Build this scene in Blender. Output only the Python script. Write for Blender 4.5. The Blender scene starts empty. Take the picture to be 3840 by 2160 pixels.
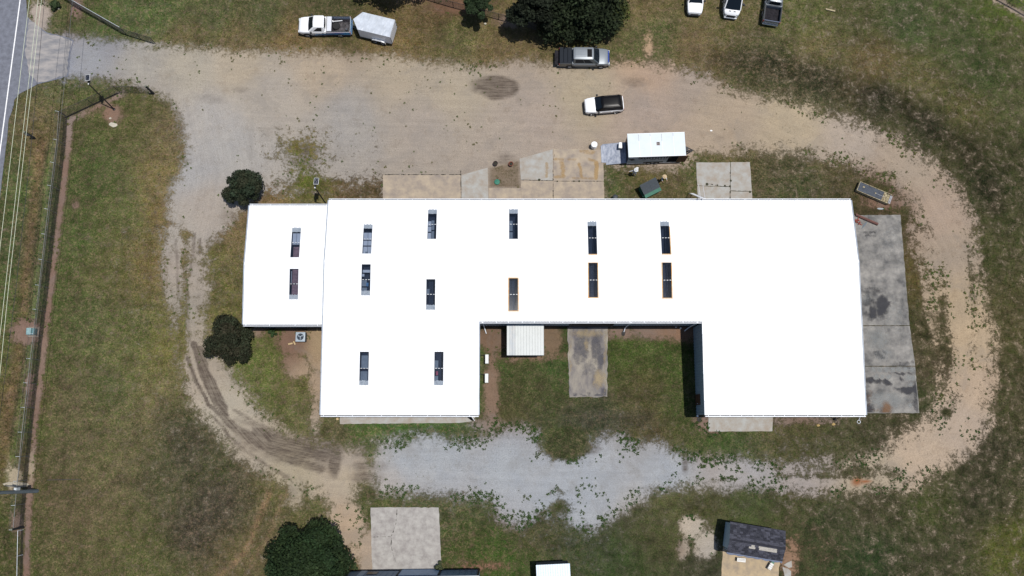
import bpy, math, random
import numpy as np
from mathutils import Vector, Matrix
random.seed(7); rng = np.random.default_rng(11)
R = math.radians
sc = bpy.context.scene
COL = sc.collection

# ------------------------------------------------------------------ camera, sky, sun, exposure
H, F, NY = 88.0, 3100.0, 1600.0            # flying height (m), focal length in photo pixels, nadir row
TH = math.atan((NY-1080)/F); CT, ST = math.cos(TH), math.sin(TH)
cam = bpy.data.objects.new('camera', bpy.data.cameras.new('camera')); COL.objects.link(cam)
cam.location = (0, 0, H); cam.rotation_euler = (TH, 0, 0)
cam.data.sensor_width = 36; cam.data.lens = 36*F/3840; cam.data.clip_end = 3000; cam.data.clip_start = 0.5
sc.camera = cam
w = bpy.data.worlds.new('World'); sc.world = w; w.use_nodes = True
nt = w.node_tree; bg = nt.nodes['Background']
sky = nt.nodes.new('ShaderNodeTexSky'); sky.sky_type = 'NISHITA'; sky.sun_disc = False
SUN_EL = R(77)
sky.sun_elevation = SUN_EL; sky.sun_rotation = R(90); sky.altitude = 50
nt.links.new(sky.outputs[0], bg.inputs[0]); bg.inputs[1].default_value = 0.085
sl = bpy.data.lights.new('sun', 'SUN'); sl.energy = 4.1; sl.angle = R(0.53); sl.color = (1, .965, .91)
so = bpy.data.objects.new('sun', sl); COL.objects.link(so); so.location = (60, 0, 200)
so.rotation_euler = Vector((-math.cos(SUN_EL), 0, -math.sin(SUN_EL))).to_track_quat('-Z', 'Y').to_euler()
sc.view_settings.view_transform = 'Standard'; sc.view_settings.look = 'None'
sc.view_settings.exposure = 0.0; sc.view_settings.gamma = 1.0
try: sc.view_settings.use_curve_mapping = False
except Exception: pass

def G(px, py, z=0.0):
    "photo pixel (3840x2160) at height z -> world x, y"
    u = (px-1920)/F; v = (1080-py)/F
    t = (H-z)/(CT-v*ST)
    return (u*t, (v*CT+ST)*t)
def G3(px, py, z=0.0):
    x, y = G(px, py, z); return Vector((x, y, z))

# ------------------------------------------------------------------ materials
def s2l(c):
    c = np.asarray(c, float)/255
    return np.where(c <= .04045, c/12.92, ((c+.055)/1.055)**2.4)
EXPO = 1.45                                  # scene irradiance / pi on flat ground, to turn seen colours into albedo
def alb(c, k=1.0): return tuple(float(v) for v in s2l(c)/EXPO*k)
def nodes(name):
    m = bpy.data.materials.new(name); m.use_nodes = True
    return m, m.node_tree, m.node_tree.nodes['Principled BSDF']
MATS = {}
def mat(name, col, rough=.6, metal=0, noise=.12, scale=6, bump=0, spec=.5, stretch=None, col2=None, coat=0):
    if name in MATS: return MATS[name]
    m, t, b = nodes(name)
    b.inputs['Roughness'].default_value = rough; b.inputs['Metallic'].default_value = metal
    b.inputs['Specular IOR Level'].default_value = spec
    if coat: b.inputs['Coat Weight'].default_value = coat
    tc = t.nodes.new('ShaderNodeTexCoord'); src = tc.outputs['Object']
    if stretch:
        mp = t.nodes.new('ShaderNodeMapping'); mp.inputs['Scale'].default_value = stretch
        t.links.new(src, mp.inputs[0]); src = mp.outputs[0]
    n = t.nodes.new('ShaderNodeTexNoise'); n.inputs['Scale'].default_value = scale; n.inputs['Detail'].default_value = 6
    n.inputs['Roughness'].default_value = .65
    t.links.new(src, n.inputs['Vector'])
    rmp = t.nodes.new('ShaderNodeValToRGB')
    c = np.array(col); lo = c*(1-noise*1.6); hi = np.minimum(c*(1+noise*1.3), .9)
    if col2 is not None: lo = np.array(col2)
    rmp.color_ramp.elements[0].position = .34; rmp.color_ramp.elements[0].color = (*lo, 1)
    rmp.color_ramp.elements[1].position = .66; rmp.color_ramp.elements[1].color = (*hi, 1)
    t.links.new(n.outputs[0], rmp.inputs[0]); t.links.new(rmp.outputs[0], b.inputs['Base Color'])
    if bump:
        bp = t.nodes.new('ShaderNodeBump'); bp.inputs['Strength'].default_value = bump; bp.inputs['Distance'].default_value = .02
        t.links.new(n.outputs[0], bp.inputs['Height']); t.links.new(bp.outputs[0], b.inputs['Normal'])
    MATS[name] = m; return m

def glass_mat():
    m, t, b = nodes('skylight_glazing')
    b.inputs['Base Color'].default_value = (.03, .045, .075, 1); b.inputs['Roughness'].default_value = .1
    b.inputs['Coat Weight'].default_value = .3; b.inputs['Coat Roughness'].default_value = .04; b.inputs['Specular IOR Level'].default_value = .25
    tr = t.nodes.new('ShaderNodeBsdfTransparent'); tr.inputs[0].default_value = (.74, .8, .9, 1)
    mx = t.nodes.new('ShaderNodeMixShader')
    tc = t.nodes.new('ShaderNodeTexCoord'); mp = t.nodes.new('ShaderNodeMapping'); mp.inputs['Scale'].default_value = (9, .5, 1)
    n = t.nodes.new('ShaderNodeTexNoise'); n.inputs['Scale'].default_value = 2; n.inputs['Detail'].default_value = 4
    t.links.new(tc.outputs['Object'], mp.inputs[0]); t.links.new(mp.outputs[0], n.inputs['Vector'])
    mr = t.nodes.new('ShaderNodeMapRange'); mr.inputs[3].default_value = .05; mr.inputs[4].default_value = .45
    t.links.new(n.outputs[0], mr.inputs[0]); t.links.new(mr.outputs[0], mx.inputs[0])
    out = t.nodes['Material Output']
    t.links.new(tr.outputs[0], mx.inputs[1]); t.links.new(b.outputs[0], mx.inputs[2]); t.links.new(mx.outputs[0], out.inputs[0])
    return m

# ------------------------------------------------------------------ mesh helpers
class MB:
    def __init__(s): s.v = []; s.f = []
    def add(s, vs, fs):
        o = len(s.v); s.v += [tuple(p) for p in vs]; s.f += [tuple(i+o for i in f) for f in fs]; return s
    def box(s, x0, x1, y0, y1, z0, z1, rz=0, c=None):
        vs = [(x, y, z) for z in (z0, z1) for y in (y0, y1) for x in (x0, x1)]
        if rz:
            cx, cy = c if c else ((x0+x1)/2, (y0+y1)/2); a, b = math.cos(rz), math.sin(rz)
            vs = [(cx+(x-cx)*a-(y-cy)*b, cy+(x-cx)*b+(y-cy)*a, z) for x, y, z in vs]
        return s.add(vs, [(0,2,3,1),(4,5,7,6),(0,1,5,4),(2,6,7,3),(0,4,6,2),(1,3,7,5)])
    def bbox(s, x0, x1, y0, y1, z0, z1, b=.03):
        "box with chamfered top and vertical edges"
        rings = []
        for (d, z) in ((b, z0), (0, z0+b), (0, z1-b), (b, z1)):
            c = b
            rings.append([(x0+d+c, y0+d, z), (x1-d-c, y0+d, z), (x1-d, y0+d+c, z), (x1-d, y1-d-c, z), (x1-d-c, y1-d, z), (x0+d+c, y1-d, z), (x0+d, y1-d-c, z), (x0+d, y0+d+c, z)])
        return s.loft(rings)
    def loft(s, rings, cap=True):
        n = len(rings[0]); o = len(s.v)
        for r in rings: s.v += [tuple(p) for p in r]
        for i in range(len(rings)-1):
            for j in range(n):
                a = o+i*n+j; b = o+i*n+(j+1) % n
                s.f.append((a, b, b+n, a+n))
        if cap:
            s.f.append(tuple(o+j for j in reversed(range(n)))); s.f.append(tuple(o+(len(rings)-1)*n+j for j in range(n)))
        return s
    def tube(s, p, q, r, r2=None, n=8):
        p, q = Vector(p), Vector(q); d = (q-p).normalized(); r2 = r if r2 is None else r2
        a = d.orthogonal().normalized(); b = d.cross(a)
        rings = [[c+(a*math.cos(t)+b*math.sin(t))*k for t in (2*math.pi*i/n for i in range(n))] for c, k in ((p, r), (q, r2))]
        return s.loft(rings)
    def lathe(s, prof, c=(0, 0, 0), n=20, axis='z'):
        rings = []
        for r, z in prof:
            ring = []
            for i in range(n):
                t = 2*math.pi*i/n; a, b = r*math.cos(t), r*math.sin(t)
                ring.append((c[0]+a, c[1]+b, c[2]+z) if axis == 'z' else (c[0]+a, c[1]+z, c[2]-b))
            rings.append(ring)
        return s.loft(rings)
    def prism(s, pts, z0, z1):
        n = len(pts)
        return s.loft([[(x, y, z0) for x, y in pts], [(x, y, z1) for x, y in pts]])
    def quad(s, a, b, c, d): return s.add([a, b, c, d], [(0, 1, 2, 3)])
    def strip(s, pts, wd, z):
        "flat line of width wd along world points"
        for (a, b) in zip(pts[:-1], pts[1:]):
            a, b = Vector((*a[:2], 0)), Vector((*b[:2], 0)); d = (b-a).normalized(); n = Vector((-d.y, d.x, 0))*wd/2
            s.add([(a-n)[:2]+(z,), (b-n)[:2]+(z,), (b+n)[:2]+(z,), (a+n)[:2]+(z,)], [(0, 1, 2, 3)])
        return s
    def mesh(s, name, m, smooth=False):
        me = bpy.data.meshes.new(name); me.from_pydata([tuple(p) for p in s.v], [], s.f)
        if m: me.materials.append(m)
        if smooth:
            me.shade_smooth()
            try: me.set_sharp_from_angle(angle=R(38))
            except Exception: pass
        me.update(); return me
    def build(s, name, m, parent=None, loc=(0, 0, 0), smooth=False, rz=0):
        return link(name, s.mesh(name, m, smooth), parent, loc, rz)
def link(name, me, parent=None, loc=(0, 0, 0), rz=0):
    o = bpy.data.objects.new(name, me); COL.objects.link(o); o.location = loc
    if rz: o.rotation_euler = (0, 0, rz)
    if parent: o.parent = parent
    return o
def tag(o, label=None, cat=None, group=None, kind=None):
    if label: o['label'] = label
    if cat: o['category'] = cat
    if group: o['group'] = group
    if kind: o['kind'] = kind
    return o
def thing(name, label, cat, loc=(0, 0, 0), rz=0, group=None):
    o = bpy.data.objects.new(name, None); COL.objects.link(o); o.location = loc; o.rotation_euler = (0, 0, rz)
    o.empty_display_size = .3
    return tag(o, label, cat, group)
def struct(o, label=None): 
    o['kind'] = 'structure'
    if label: o['label'] = label
    return o
def text_mesh(body, size, depth=.006, shear=0):
    cu = bpy.data.curves.new('lettering', 'FONT'); cu.body = body; cu.size = size; cu.extrude = depth; cu.shear = shear; cu.offset = size*.03
    cu.align_x = 'CENTER'
    ob = bpy.data.objects.new('tmp', cu); COL.objects.link(ob)
    me = bpy.data.meshes.new_from_object(ob.evaluated_get(bpy.context.evaluated_depsgraph_get()))
    bpy.data.objects.remove(ob); return me

# ------------------------------------------------------------------ numpy noise
def vnoise(x, y, seed):
    r = np.random.default_rng(seed).random((256, 256))
    xi = np.floor(x).astype(int); yi = np.floor(y).astype(int); fx = x-xi; fy = y-yi
    fx = fx*fx*(3-2*fx); fy = fy*fy*(3-2*fy)
    g = lambda a, b: r[a % 256, b % 256]
    return (g(xi, yi)*(1-fx)+g(xi+1, yi)*fx)*(1-fy)+(g(xi, yi+1)*(1-fx)+g(xi+1, yi+1)*fx)*fy
def fbm(x, y, scale, seed, octv=4, gain=.55):
    s = 0; a = 1; n = 0; f = 1/scale
    for i in range(octv):
        s = s+a*vnoise(x*f+17.3*i, y*f-9.1*i, seed+i); n += a; a *= gain; f *= 2.03
    return s/n-.5
def poly_sdf(px, py, poly):
    "signed distance in photo pixels, positive inside"
    P = np.array(poly, float); d = np.full(px.shape, 1e18); inside = np.zeros(px.shape, bool)
    for i in range(len(P)):
        a, b = P[i], P[(i+1) % len(P)]; e = b-a
        t = np.clip(((px-a[0])*e[0]+(py-a[1])*e[1])/(e@e+1e-9), 0, 1)
        d = np.minimum(d, (px-a[0]-t*e[0])**2+(py-a[1]-t*e[1])**2)
        c = ((a[1] > py) != (b[1] > py)) & (px < (b[0]-a[0])*(py-a[1])/(b[1]-a[1]+1e-12)+a[0])
        inside ^= c
    d = np.sqrt(d); return np.where(inside, d, -d)
def line_d(px, py, pts):
    d = np.full(px.shape, 1e18)
    for a, b in zip(pts[:-1], pts[1:]):
        a, b = np.array(a, float), np.array(b, float); e = b-a
        t = np.clip(((px-a[0])*e[0]+(py-a[1])*e[1])/(e@e+1e-9), 0, 1)
        d = np.minimum(d, (px-a[0]-t*e[0])**2+(py-a[1]-t*e[1])**2)
    return np.sqrt(d)
def toPx(X, Y, z=0.0):
    d = np.stack([X, Y*CT+(z-H)*ST, -Y*ST+(z-H)*CT]) if False else None
    cy = Y*CT+(z-H)*ST; cz = -Y*ST+(z-H)*CT
    return 1920+F*X/(-cz), 1080-F*cy/(-cz)

# ------------------------------------------------------------------ the ground
OV = 3840/2576
S = lambda pts: [(x*OV, y*OV) for x, y in pts]
DRIVE = S([(60,60),(110,100),(180,88),(250,100),(390,116),(500,124),(600,131),(700,127),(800,129),(900,134),(1000,142),(1080,157),(1200,163),(1300,150),(1390,165),(1540,158),(1600,150),(1680,165),(1760,185),(1850,232),(1950,252),(2050,275),(2150,305),(2250,345),(2330,405),(2400,480),(2440,560),(2450,650),(2462,750),(2488,850),(2490,960),(2478,1060),(2420,1140),(2300,1215),(2150,1240),(2000,1238),(1900,1228),(1750,1230),(1700,1160),(1850,1155),(1960,1172),(2050,1168),(2150,1160),(2220,1140),(2280,1090),(2350,1060),(2375,980),(2378,880),(2350,780),(2335,680),(2300,600),(2310,520),(2240,455),(2130,405),(2000,385),(1880,378),(1750,388),(1730,420),(1560,420),(1520,400),(1500,520),(1000,520),(960,450),(900,458),(820,468),(740,480),(660,470),(640,490),(560,585),(520,620),(505,640),(470,600),(440,580),(425,540),(428,470),(455,440),(468,370),(450,290),(425,258),(385,232),(330,212),(230,198),(160,198),(140,150),(95,130)])
TRACK = S([(428,560),(520,590),(515,640),(520,720),(510,800),(522,860),(560,905),(595,960),(645,1025),(720,1085),(790,1115),(850,1125),(930,1118),(960,1200),(900,1225),(880,1290),(925,1330),(915,1400),(880,1410),(860,1300),(800,1240),(700,1215),(620,1165),(540,1085),(480,1010),(455,930),(452,850),(425,760),(405,670)])
GRAVEL = S([(940,1115),(1000,1105),(1080,1100),(1130,1112),(1200,1105),(1280,1072),(1330,1070),(1370,1105),(1430,1130),(1500,1100),(1560,1092),(1600,1118),(1650,1115),(1720,1150),(1850,1150),(1960,1175),(1975,1222),(1850,1222),(1750,1222),(1650,1232),(1600,1262),(1560,1300),(1530,1310),(1490,1335),(1440,1318),(1400,1290),(1350,1300),(1300,1325),(1255,1310),(1240,1262),(1150,1250),(1060,1240),(960,1238),(935,1190)])
ROAD = [(98,-700),(98,0),(101,60),(130,90),(180,123),(262,142),(277,152),(264,200),(256,286),(200,301),(140,316),(72,352),(53,376),(50,402),(33,447),(23,545),(0,740),(-140,1900),(-300,3000),(-900,3000),(-700,-700)]
PATCHES = [  # bare earth spots: centre x, y, radius x, y (photo px)
 (425,430,34,38),(1070,590,20,60),(2590,1975,46,40),(2640,2040,40,60),(2560,2060,22,30),
 (1770,1275,45,40),(1110,1285,75,55),(1185,1290,42,120),(1190,1430,30,70),(970,1240,30,22),(1110,1370,50,40),(1185,1560,20,60),
 (1850,1270,60,45),(2065,1275,40,60),(2000,1338,110,14),(2330,1250,70,20),(2460,1248,110,24),(2560,1250,70,34),(1845,1480,28,150),(1825,1590,60,22),(1848,1330,14,60),
 (3000,1570,120,14),(2670,1600,30,30),(2640,1585,40,25),(2432,172,14,40),(50,1790,30,40),(100,1240,60,50),(60,1960,22,40),(1810,2120,70,14),
 (2960,2100,30,60),(1105,1850,26,50),(1165,1840,14,30),(1300,1960,70,90),(1390,2080,50,90),(560,170,60,10),(1620,-10,120,20),(1720,25,110,22),(1930,75,70,25),(290,30,22,40),(150,60,40,60),(3310,760,60,20),(110,1450,18,60),(280,770,10,12)]
GPT = [(400,60,75,88,50),(600,60,72,85,48),(800,60,75,82,50),(700,150,98,86,60),(900,150,104,88,64),(1000,60,74,80,52),(1100,170,118,94,66),(1500,170,120,98,68),(1700,120,98,96,64),(1850,200,112,93,68),(1250,30,70,72,50),(250,80,78,82,52),
(60,600,70,80,50),(130,560,98,80,58),(100,900,64,74,48),(25,1100,72,80,48),(60,1500,92,74,50),(100,1400,74,84,46),(30,1700,86,72,46),(30,2000,74,78,46),(150,700,66,82,46),(110,1150,72,86,46),(95,1600,74,88,44),
(400,380,78,84,50),(520,330,88,88,54),(400,600,72,84,48),(500,540,82,82,52),(600,650,116,98,68),(640,500,112,95,72),(620,800,120,98,66),(450,800,86,90,54),(350,700,70,82,48),(300,900,75,87,50),(450,1000,90,88,55),(560,1000,114,95,65),(300,1200,78,84,54),(500,1250,86,88,55),(620,1300,112,104,62),(400,1450,82,87,55),(250,1500,88,82,62),(600,1500,104,95,66),(250,1700,88,82,62),(450,1650,92,88,62),(700,1600,70,70,48),(640,1750,74,72,54),(800,1740,84,90,50),(300,1900,98,88,68),(450,1950,94,90,62),(700,1950,68,62,52),(560,2080,86,88,54),(850,2050,98,86,62),(930,1800,72,66,52),(820,1900,62,58,48),(650,1850,76,74,54),
(790,1000,100,94,60),(860,1120,98,92,56),(950,1350,92,100,56),(1000,1450,88,94,52),(1090,1420,98,92,60),(1050,1550,86,88,52),(1150,1550,88,88,56),(1230,1590,86,80,58),
(1500,1605,66,96,42),(1350,1600,74,92,48),(1700,1600,66,92,42),(1900,1560,86,82,56),(1900,1350,72,80,48),(1900,1460,72,70,48),(1860,1400,60,92,42),(2000,1400,72,78,50),(2080,1330,56,80,42),(2330,1330,68,84,40),(2260,1570,58,62,48),(2400,1450,82,78,50),(2500,1330,66,84,42),(2430,1600,84,74,48),(2100,1570,68,74,46),(2570,1520,66,78,42),(2700,1640,62,80,42),(2950,1620,86,82,56),(3200,1620,74,72,52),(3350,1650,72,68,56),(1750,1650,82,84,60),(2150,1690,70,70,52),
(1700,1850,80,84,56),(1750,2000,76,86,50),(1850,2080,62,92,38),(2000,1950,78,76,50),(2200,2000,62,70,44),(2400,1950,76,76,52),(2500,1850,90,88,60),(2300,2100,58,74,42),(2650,1900,82,80,52),(2800,1880,70,80,46),(2650,2130,60,62,46),(3000,1850,80,78,54),(3100,2000,66,70,50),(3300,1900,72,68,52),(3500,1900,74,78,46),(3600,2020,74,72,54),(3700,1900,64,62,48),(3780,2050,92,92,46),(3260,2120,52,66,42),(3700,1700,68,64,50),(3500,2100,66,66,48),
(3800,1500,72,68,48),(3780,1200,80,74,50),(3700,1000,72,72,46),(3800,800,68,68,45),(3700,700,56,60,40),(3780,600,66,66,44),(3620,560,70,68,46),(3500,450,58,60,46),(3300,360,58,60,44),(3050,290,60,63,48),(2900,250,62,66,46),(2780,230,76,78,54),(3050,190,112,98,70),(3280,240,118,98,72),(3450,300,104,94,66),(3600,400,100,92,62),(3700,250,72,82,52),(3800,150,90,88,62),(3820,350,86,86,60),(3600,150,82,88,60),(3400,80,76,86,58),(3200,60,84,84,56),(3000,100,92,96,58),(2700,120,98,92,62),(2480,120,72,84,50),(2450,200,86,90,58),(2700,200,118,100,72),(2430,40,112,96,70),(2620,160,120,98,76),(3830,30,92,108,36),(3760,90,84,92,50),
(2290,700,64,80,44),(2350,700,84,80,50),(2550,680,92,82,58),(2420,650,96,86,54),(2600,640,74,82,46),(2950,640,76,72,54),(3000,700,66,74,48),(3150,680,76,68,50),(3300,830,82,72,52),(3450,760,82,80,54),(3480,900,84,70,48),(3430,1000,92,76,50),(3550,1000,96,90,60),(3500,1200,78,72,52),(3480,1400,82,72,58),(3450,1500,66,70,46),(3400,1600,76,70,52),(2720,560,100,90,60),(3100,600,98,86,64),
(1150,580,114,98,56),(1130,650,92,100,46),(1200,720,98,90,58),(1300,720,104,82,62),(1400,720,88,72,54),(1000,730,116,90,68),(880,860,112,92,70),(1330,2010,84,82,54),(1345,1920,72,92,44),(1000,1800,100,92,62),(1650,60,104,82,62),(1350,1860,86,86,56),(1340,2080,120,98,70)]
BPT = [(150,40,185,170,158),(200,220,152,157,170),(350,220,160,162,168),(420,180,150,150,156),(500,230,176,170,160),(700,240,182,172,155),(900,260,185,170,148),(1200,250,186,168,145),(1500,260,182,167,145),(1700,350,183,169,148),(1000,360,180,170,158),(1300,450,170,164,158),(1600,480,174,162,150),(800,450,182,176,170),(850,560,178,174,170),(700,650,172,170,170),(760,780,182,170,158),(660,850,176,168,158),(680,1000,172,160,148),(640,1150,166,156,142),(720,1400,178,164,146),(850,1550,186,175,156),(900,1680,182,168,148),(1100,1780,180,166,140),(1330,1800,186,170,146),(1330,1950,188,164,138),(1900,520,178,164,150),(2000,450,180,164,150),(2200,350,182,167,142),(2400,420,178,160,146),(2450,240,186,160,138),(2700,400,182,163,140),(2600,300,172,156,142),(3000,430,188,170,142),(3200,500,184,168,152),(3400,620,178,160,140),(3530,800,180,158,138),(3560,950,172,154,134),(3600,1150,184,162,132),(3640,1300,194,170,138),(3680,1450,192,168,142),(3600,1600,188,168,148),(3450,1690,194,172,148),(3250,1780,182,166,142),(3000,1720,172,162,156),
(1500,1740,172,177,184),(1900,1750,172,177,184),(2200,1800,172,177,184),(2500,1780,172,177,184),(2100,1900,172,177,184),(1650,1680,172,177,184),(2800,1750,174,170,170),(1450,1800,182,176,172),(1300,1700,178,164,148),
(1860,1260,126,100,80),(2400,1250,142,118,104),(2550,1250,146,114,92),(1850,1500,140,114,94),(2000,1335,146,118,96),(2060,1280,130,108,84),(240,700,140,112,98),(180,1100,140,112,98),(120,1600,140,112,98),(2540,1960,196,180,160),(2520,2040,140,120,100),(2610,2010,190,178,160),(2660,2060,180,170,158),(425,430,146,114,94),(1190,1290,176,152,118),(1100,1290,130,100,84),(1190,1430,178,154,128),(2420,180,192,160,124),(50,1790,190,174,144),(110,1860,140,112,98),(100,2050,136,108,94),(96,2150,136,108,94),(2650,1590,146,118,104),(3000,1570,134,112,98),(1810,2120,146,108,86),(1700,20,124,92,70),(290,30,140,112,100),(1300,80,124,98,72),(3300,770,134,104,86),(2960,2090,158,124,98)]
STAIN = [(1862,325,66,36,1.6),(1815,315,50,16,.7),(1800,335,40,20,.5),(2385,305,55,22,.35),(800,1435,30,110,.0),(1140,1680,130,55,.85),(1250,1720,22,60,.9),(1360,1690,60,26,.5),(1380,1745,60,25,.5),(1370,1790,60,25,.5),(1330,1660,40,18,.4),(990,1660,90,40,.45),(1130,570,60,30,.5),(1130,610,70,24,.35),(1890,600,45,30,.35),(2150,1690,90,22,.8),(2570,1740,14,40,.45),(2480,1120,1,1,0),(820,900,60,50,.25),(780,370,70,20,.25),(900,330,40,14,.25),(2700,520,30,16,.25),(2420,500,20,14,.3),(2150,560,1,1,0),(860,820,40,40,.35),(1085,1860,40,35,.35),(3240,1820,36,28,.0)]
RUST = [(3222,1808,22,20),(3250,1812,26,8)]

xs = np.concatenate([-np.geomspace(900, 62, 14), np.arange(-61, 61.01, .2), np.geomspace(62, 900, 14)])
ys = np.concatenate([-np.geomspace(900, 20, 14), np.arange(-19.6, 50.01, .2), np.geomspace(51, 900, 14)])
X, Y = np.meshgrid(xs, ys); PXg, PYg = toPx(X, Y)
def field(px, py, X, Y):
    wx = px+fbm(X, Y, 3.5, 5)*26; wy = py+fbm(X, Y, 3.5, 55)*26
    m = np.full(px.shape, -1.0)
    def put(poly, soft):
        nonlocal m
        m = np.maximum(m, np.clip(poly_sdf(wx, wy, poly)/(soft*(1+.5*np.clip((px-3150)/300, 0, 1))), -1, 1))
    put(DRIVE, 55); put(TRACK, 60); put(GRAVEL, 58)
    for cx, cy, rx, ry in PATCHES:
        d = 1-np.sqrt(((wx-cx)/rx)**2+((wy-cy)/ry)**2); m = np.maximum(m, np.clip(d*min(rx, ry)/26, -1, 1))
    fs = line_d(px, py, [(262,452),(256,545),(190,1085),(128,1625),(104,1960),(97,2200)])   # strip beside the fence
    m = np.maximum(m, np.clip((11-fs)/14, -1, 1))
    fs = line_d(px, py, [(262,450),(350,408),(460,352)]); m = np.maximum(m, np.clip((8-fs)/16, -1, 1)*.6)
    fs = line_d(px, py, [(3700,-30),(3860,72)]); m = np.maximum(m, np.clip((12-fs)/14, -1, 1))
    # grassy islands that break the bare areas
    for cx, cy, rx, ry, s in [(1130,560,120,75,.95),(1150,660,60,40,.9),(690,1180,22,200,.75),(700,960,24,110,.7),(1200,690,90,22,.7),(2110,1680,95,52,1.3),(2110,1900,55,28,.9),(2090,1850,60,18,.7),(3560,1330,30,110,.5),(3540,1120,24,150,.7),(3640,1330,22,90,.6),(3590,1500,30,30,.6),(3480,860,30,40,.5),(3060,1790,250,10,.8),(3230,1770,160,22,.9),(3640,1060,14,90,.5),(1890,640,50,40,.0),(2700,1795,60,10,.5),(1370,1700,50,60,.3),(3550,1550,26,22,1.0),(3400,1180,20,40,.4),(1500,1680,60,14,.4)]:
        d = np.exp(-(((wx-cx)/rx)**2+((wy-cy)/ry)**2)); m = m-d*s*1.4
    return m
def wpts(px, py, P, s=60.):
    P = np.array(P, float); num = np.zeros(px.shape+(3,)); den = np.zeros(px.shape)
    C = s2l(P[:, 2:])
    for i in range(len(P)):
        d2 = (px-P[i, 0])**2+(py-P[i, 1])**2
        wt = 1/(d2+s*s)**1.9; num += wt[..., None]*C[i]; den += wt
    return num/den[..., None]
M = field(PXg, PYg, X, Y)
wx = PXg+fbm(X, Y, 6, 71)*90; wy = PYg+fbm(X, Y, 6, 171)*90
GC = wpts(wx, wy, GPT)/EXPO; GC = GC*np.array([.84, .87, .72])*np.where(PXg < 1250, 1.18, 1)[..., None]*np.where((PXg > 3200) | (PYg > 1780), .88, 1)[..., None]; BC = wpts(PXg+fbm(X, Y, 3, 81)*40, PYg+fbm(X, Y, 3, 82)*40, BPT, 50)/EXPO; BC = (BC*.88+BC.mean(-1, keepdims=True)*.12)*np.array([1.0, .985, .955])
st = np.zeros(X.shape)
for cx, cy, rx, ry, s in STAIN:
    if s: 
        d = np.sqrt(((wx*.4+PXg*.6-cx)/rx)**2+((wy*.4+PYg*.6-cy)/ry)**2); st = np.maximum(st, s*np.clip(1.5-d, 0, 1))
# dark ruts of the curved track
for pts, wd, s in [([(728,1290),(752,1390),(792,1475),(850,1560)], 9, 1.0), ([(748,1310),(776,1400),(812,1470),(842,1530)], 11, .9), ([(700,1340),(735,1430),(785,1515),(860,1590)], 6, .9), ([(800,1560),(860,1640),(960,1720),(1080,1790)], 7, .5), ([(880,1540),(960,1590),(1040,1620)], 7, .5), ([(660,900),(665,1000),(668,1120)], 6, .4), ([(728,880),(722,950),(715,1040)], 6, .45), ([(750,900),(748,950)], 6, .5), ([(700,1080),(700,1160),(712,1280)], 8, .35),
                   ([(850,1580),(950,1650),(1040,1700),(1200,1760)], 16, .8), ([(960,1620),(1050,1650),(1200,1700)], 18, .8), ([(880,1570),(1000,1620),(1100,1640)], 9, .4)]:
    st = np.maximum(st, s*np.clip(1.6-line_d(PXg+fbm(X, Y, 1.2, 9)*14, PYg+fbm(X, Y, 1.2, 10)*14, pts)/wd, 0, 1))
st = st*(.55+1.3*np.clip(fbm(X, Y, 1.0, 44)+.42, 0, 1))
# worn dark ground along the outer bend, upper right, and mower stripes
for pts, wd, s in [([(2700,215),(2950,262),(3250,345),(3450,420),(3620,560),(3740,760)], 60, .5), ([(3600,1000),(3760,1500),(3700,1800)], 50, .0)]:
    k = s*np.clip(1.3-line_d(wx, wy, pts)/wd, 0, 1); GC = GC*(1-k[..., None])
for pts, wd, c, s in [([(152,545),(128,800),(95,1100),(45,1450),(15,1650)], 24, (108,84,62), .7), ([(188,545),(160,800),(128,1100),(80,1450),(50,1650),(30,1800)], 20, (96,106,62), .7), ([(170,545),(144,800),(111,1100),(62,1450),(33,1640)], 7, (52,52,36), .7),
                      ([(205,560),(178,800),(145,1150),(100,1500)], 6, (56,58,40), .5), ([(70,640),(40,900),(10,1200)], 20, (70,86,46), .5), ([(560,1560),(480,1750),(420,1900)], 60, (104,92,68), .3), ([(1010,1860),(960,1960),(900,2080),(820,2150)], 12, (140,110,84), .6), ([(1080,1850),(1000,2010),(930,2120)], 10, (130,106,82), .5), ([(760,1690),(820,1850),(740,2000)], 95, (56,50,45), .62), ([(640,1560),(700,1680)], 70, (58,58,44), .5), ([(980,1760),(900,1720)], 50, (66,60,48), .5), ([(2140,1570),(2300,1590),(2420,1575)], 34, (54,54,44), .5),
                      ([(950,1290),(1100,1290)], 50, (70,90,44), .0), ([(1290,1596),(1800,1594)], 9, (60,98,38), .4)]:
    k = s*np.clip(1.5-line_d(PXg*.6+wx*.4, PYg*.6+wy*.4, pts)/wd, 0, 1)[..., None]; GC = GC*(1-k)+np.array(s2l(c))/EXPO*k
sq = np.clip(poly_sdf(PXg, PYg, [(1833,628),(1948,600),(1953,706),(1833,704)])/14+.4, 0, 1)
st = np.maximum(st*(1-sq), 0); M = M*(1-sq)+.25*sq; BC = BC*(1-sq[..., None])+np.array(s2l((138,122,104)))/EXPO*sq[..., None]
M = M+.3*np.clip((PXg-3200)/250, 0, 1)*np.clip((PYg-520)/150, 0, 1)*(M > -.45)
ratio = np.ones(X.shape)*.3
ratio = np.where((PXg > 2900), .86, ratio); ratio = np.where((PYg > 1600) & (PXg > 1300) & (PXg < 2700), .42, ratio); ratio = np.where((PXg > 2250) & (PYg < 900) & (PXg < 2900), .55, ratio); ratio = np.where((PXg < 1250) & (PYg > 850), .55, ratio); ratio = np.where((PXg > 930) & (PXg < 1440) & (PYg > 470) & (PYg < 760), 1.0, ratio)
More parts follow.
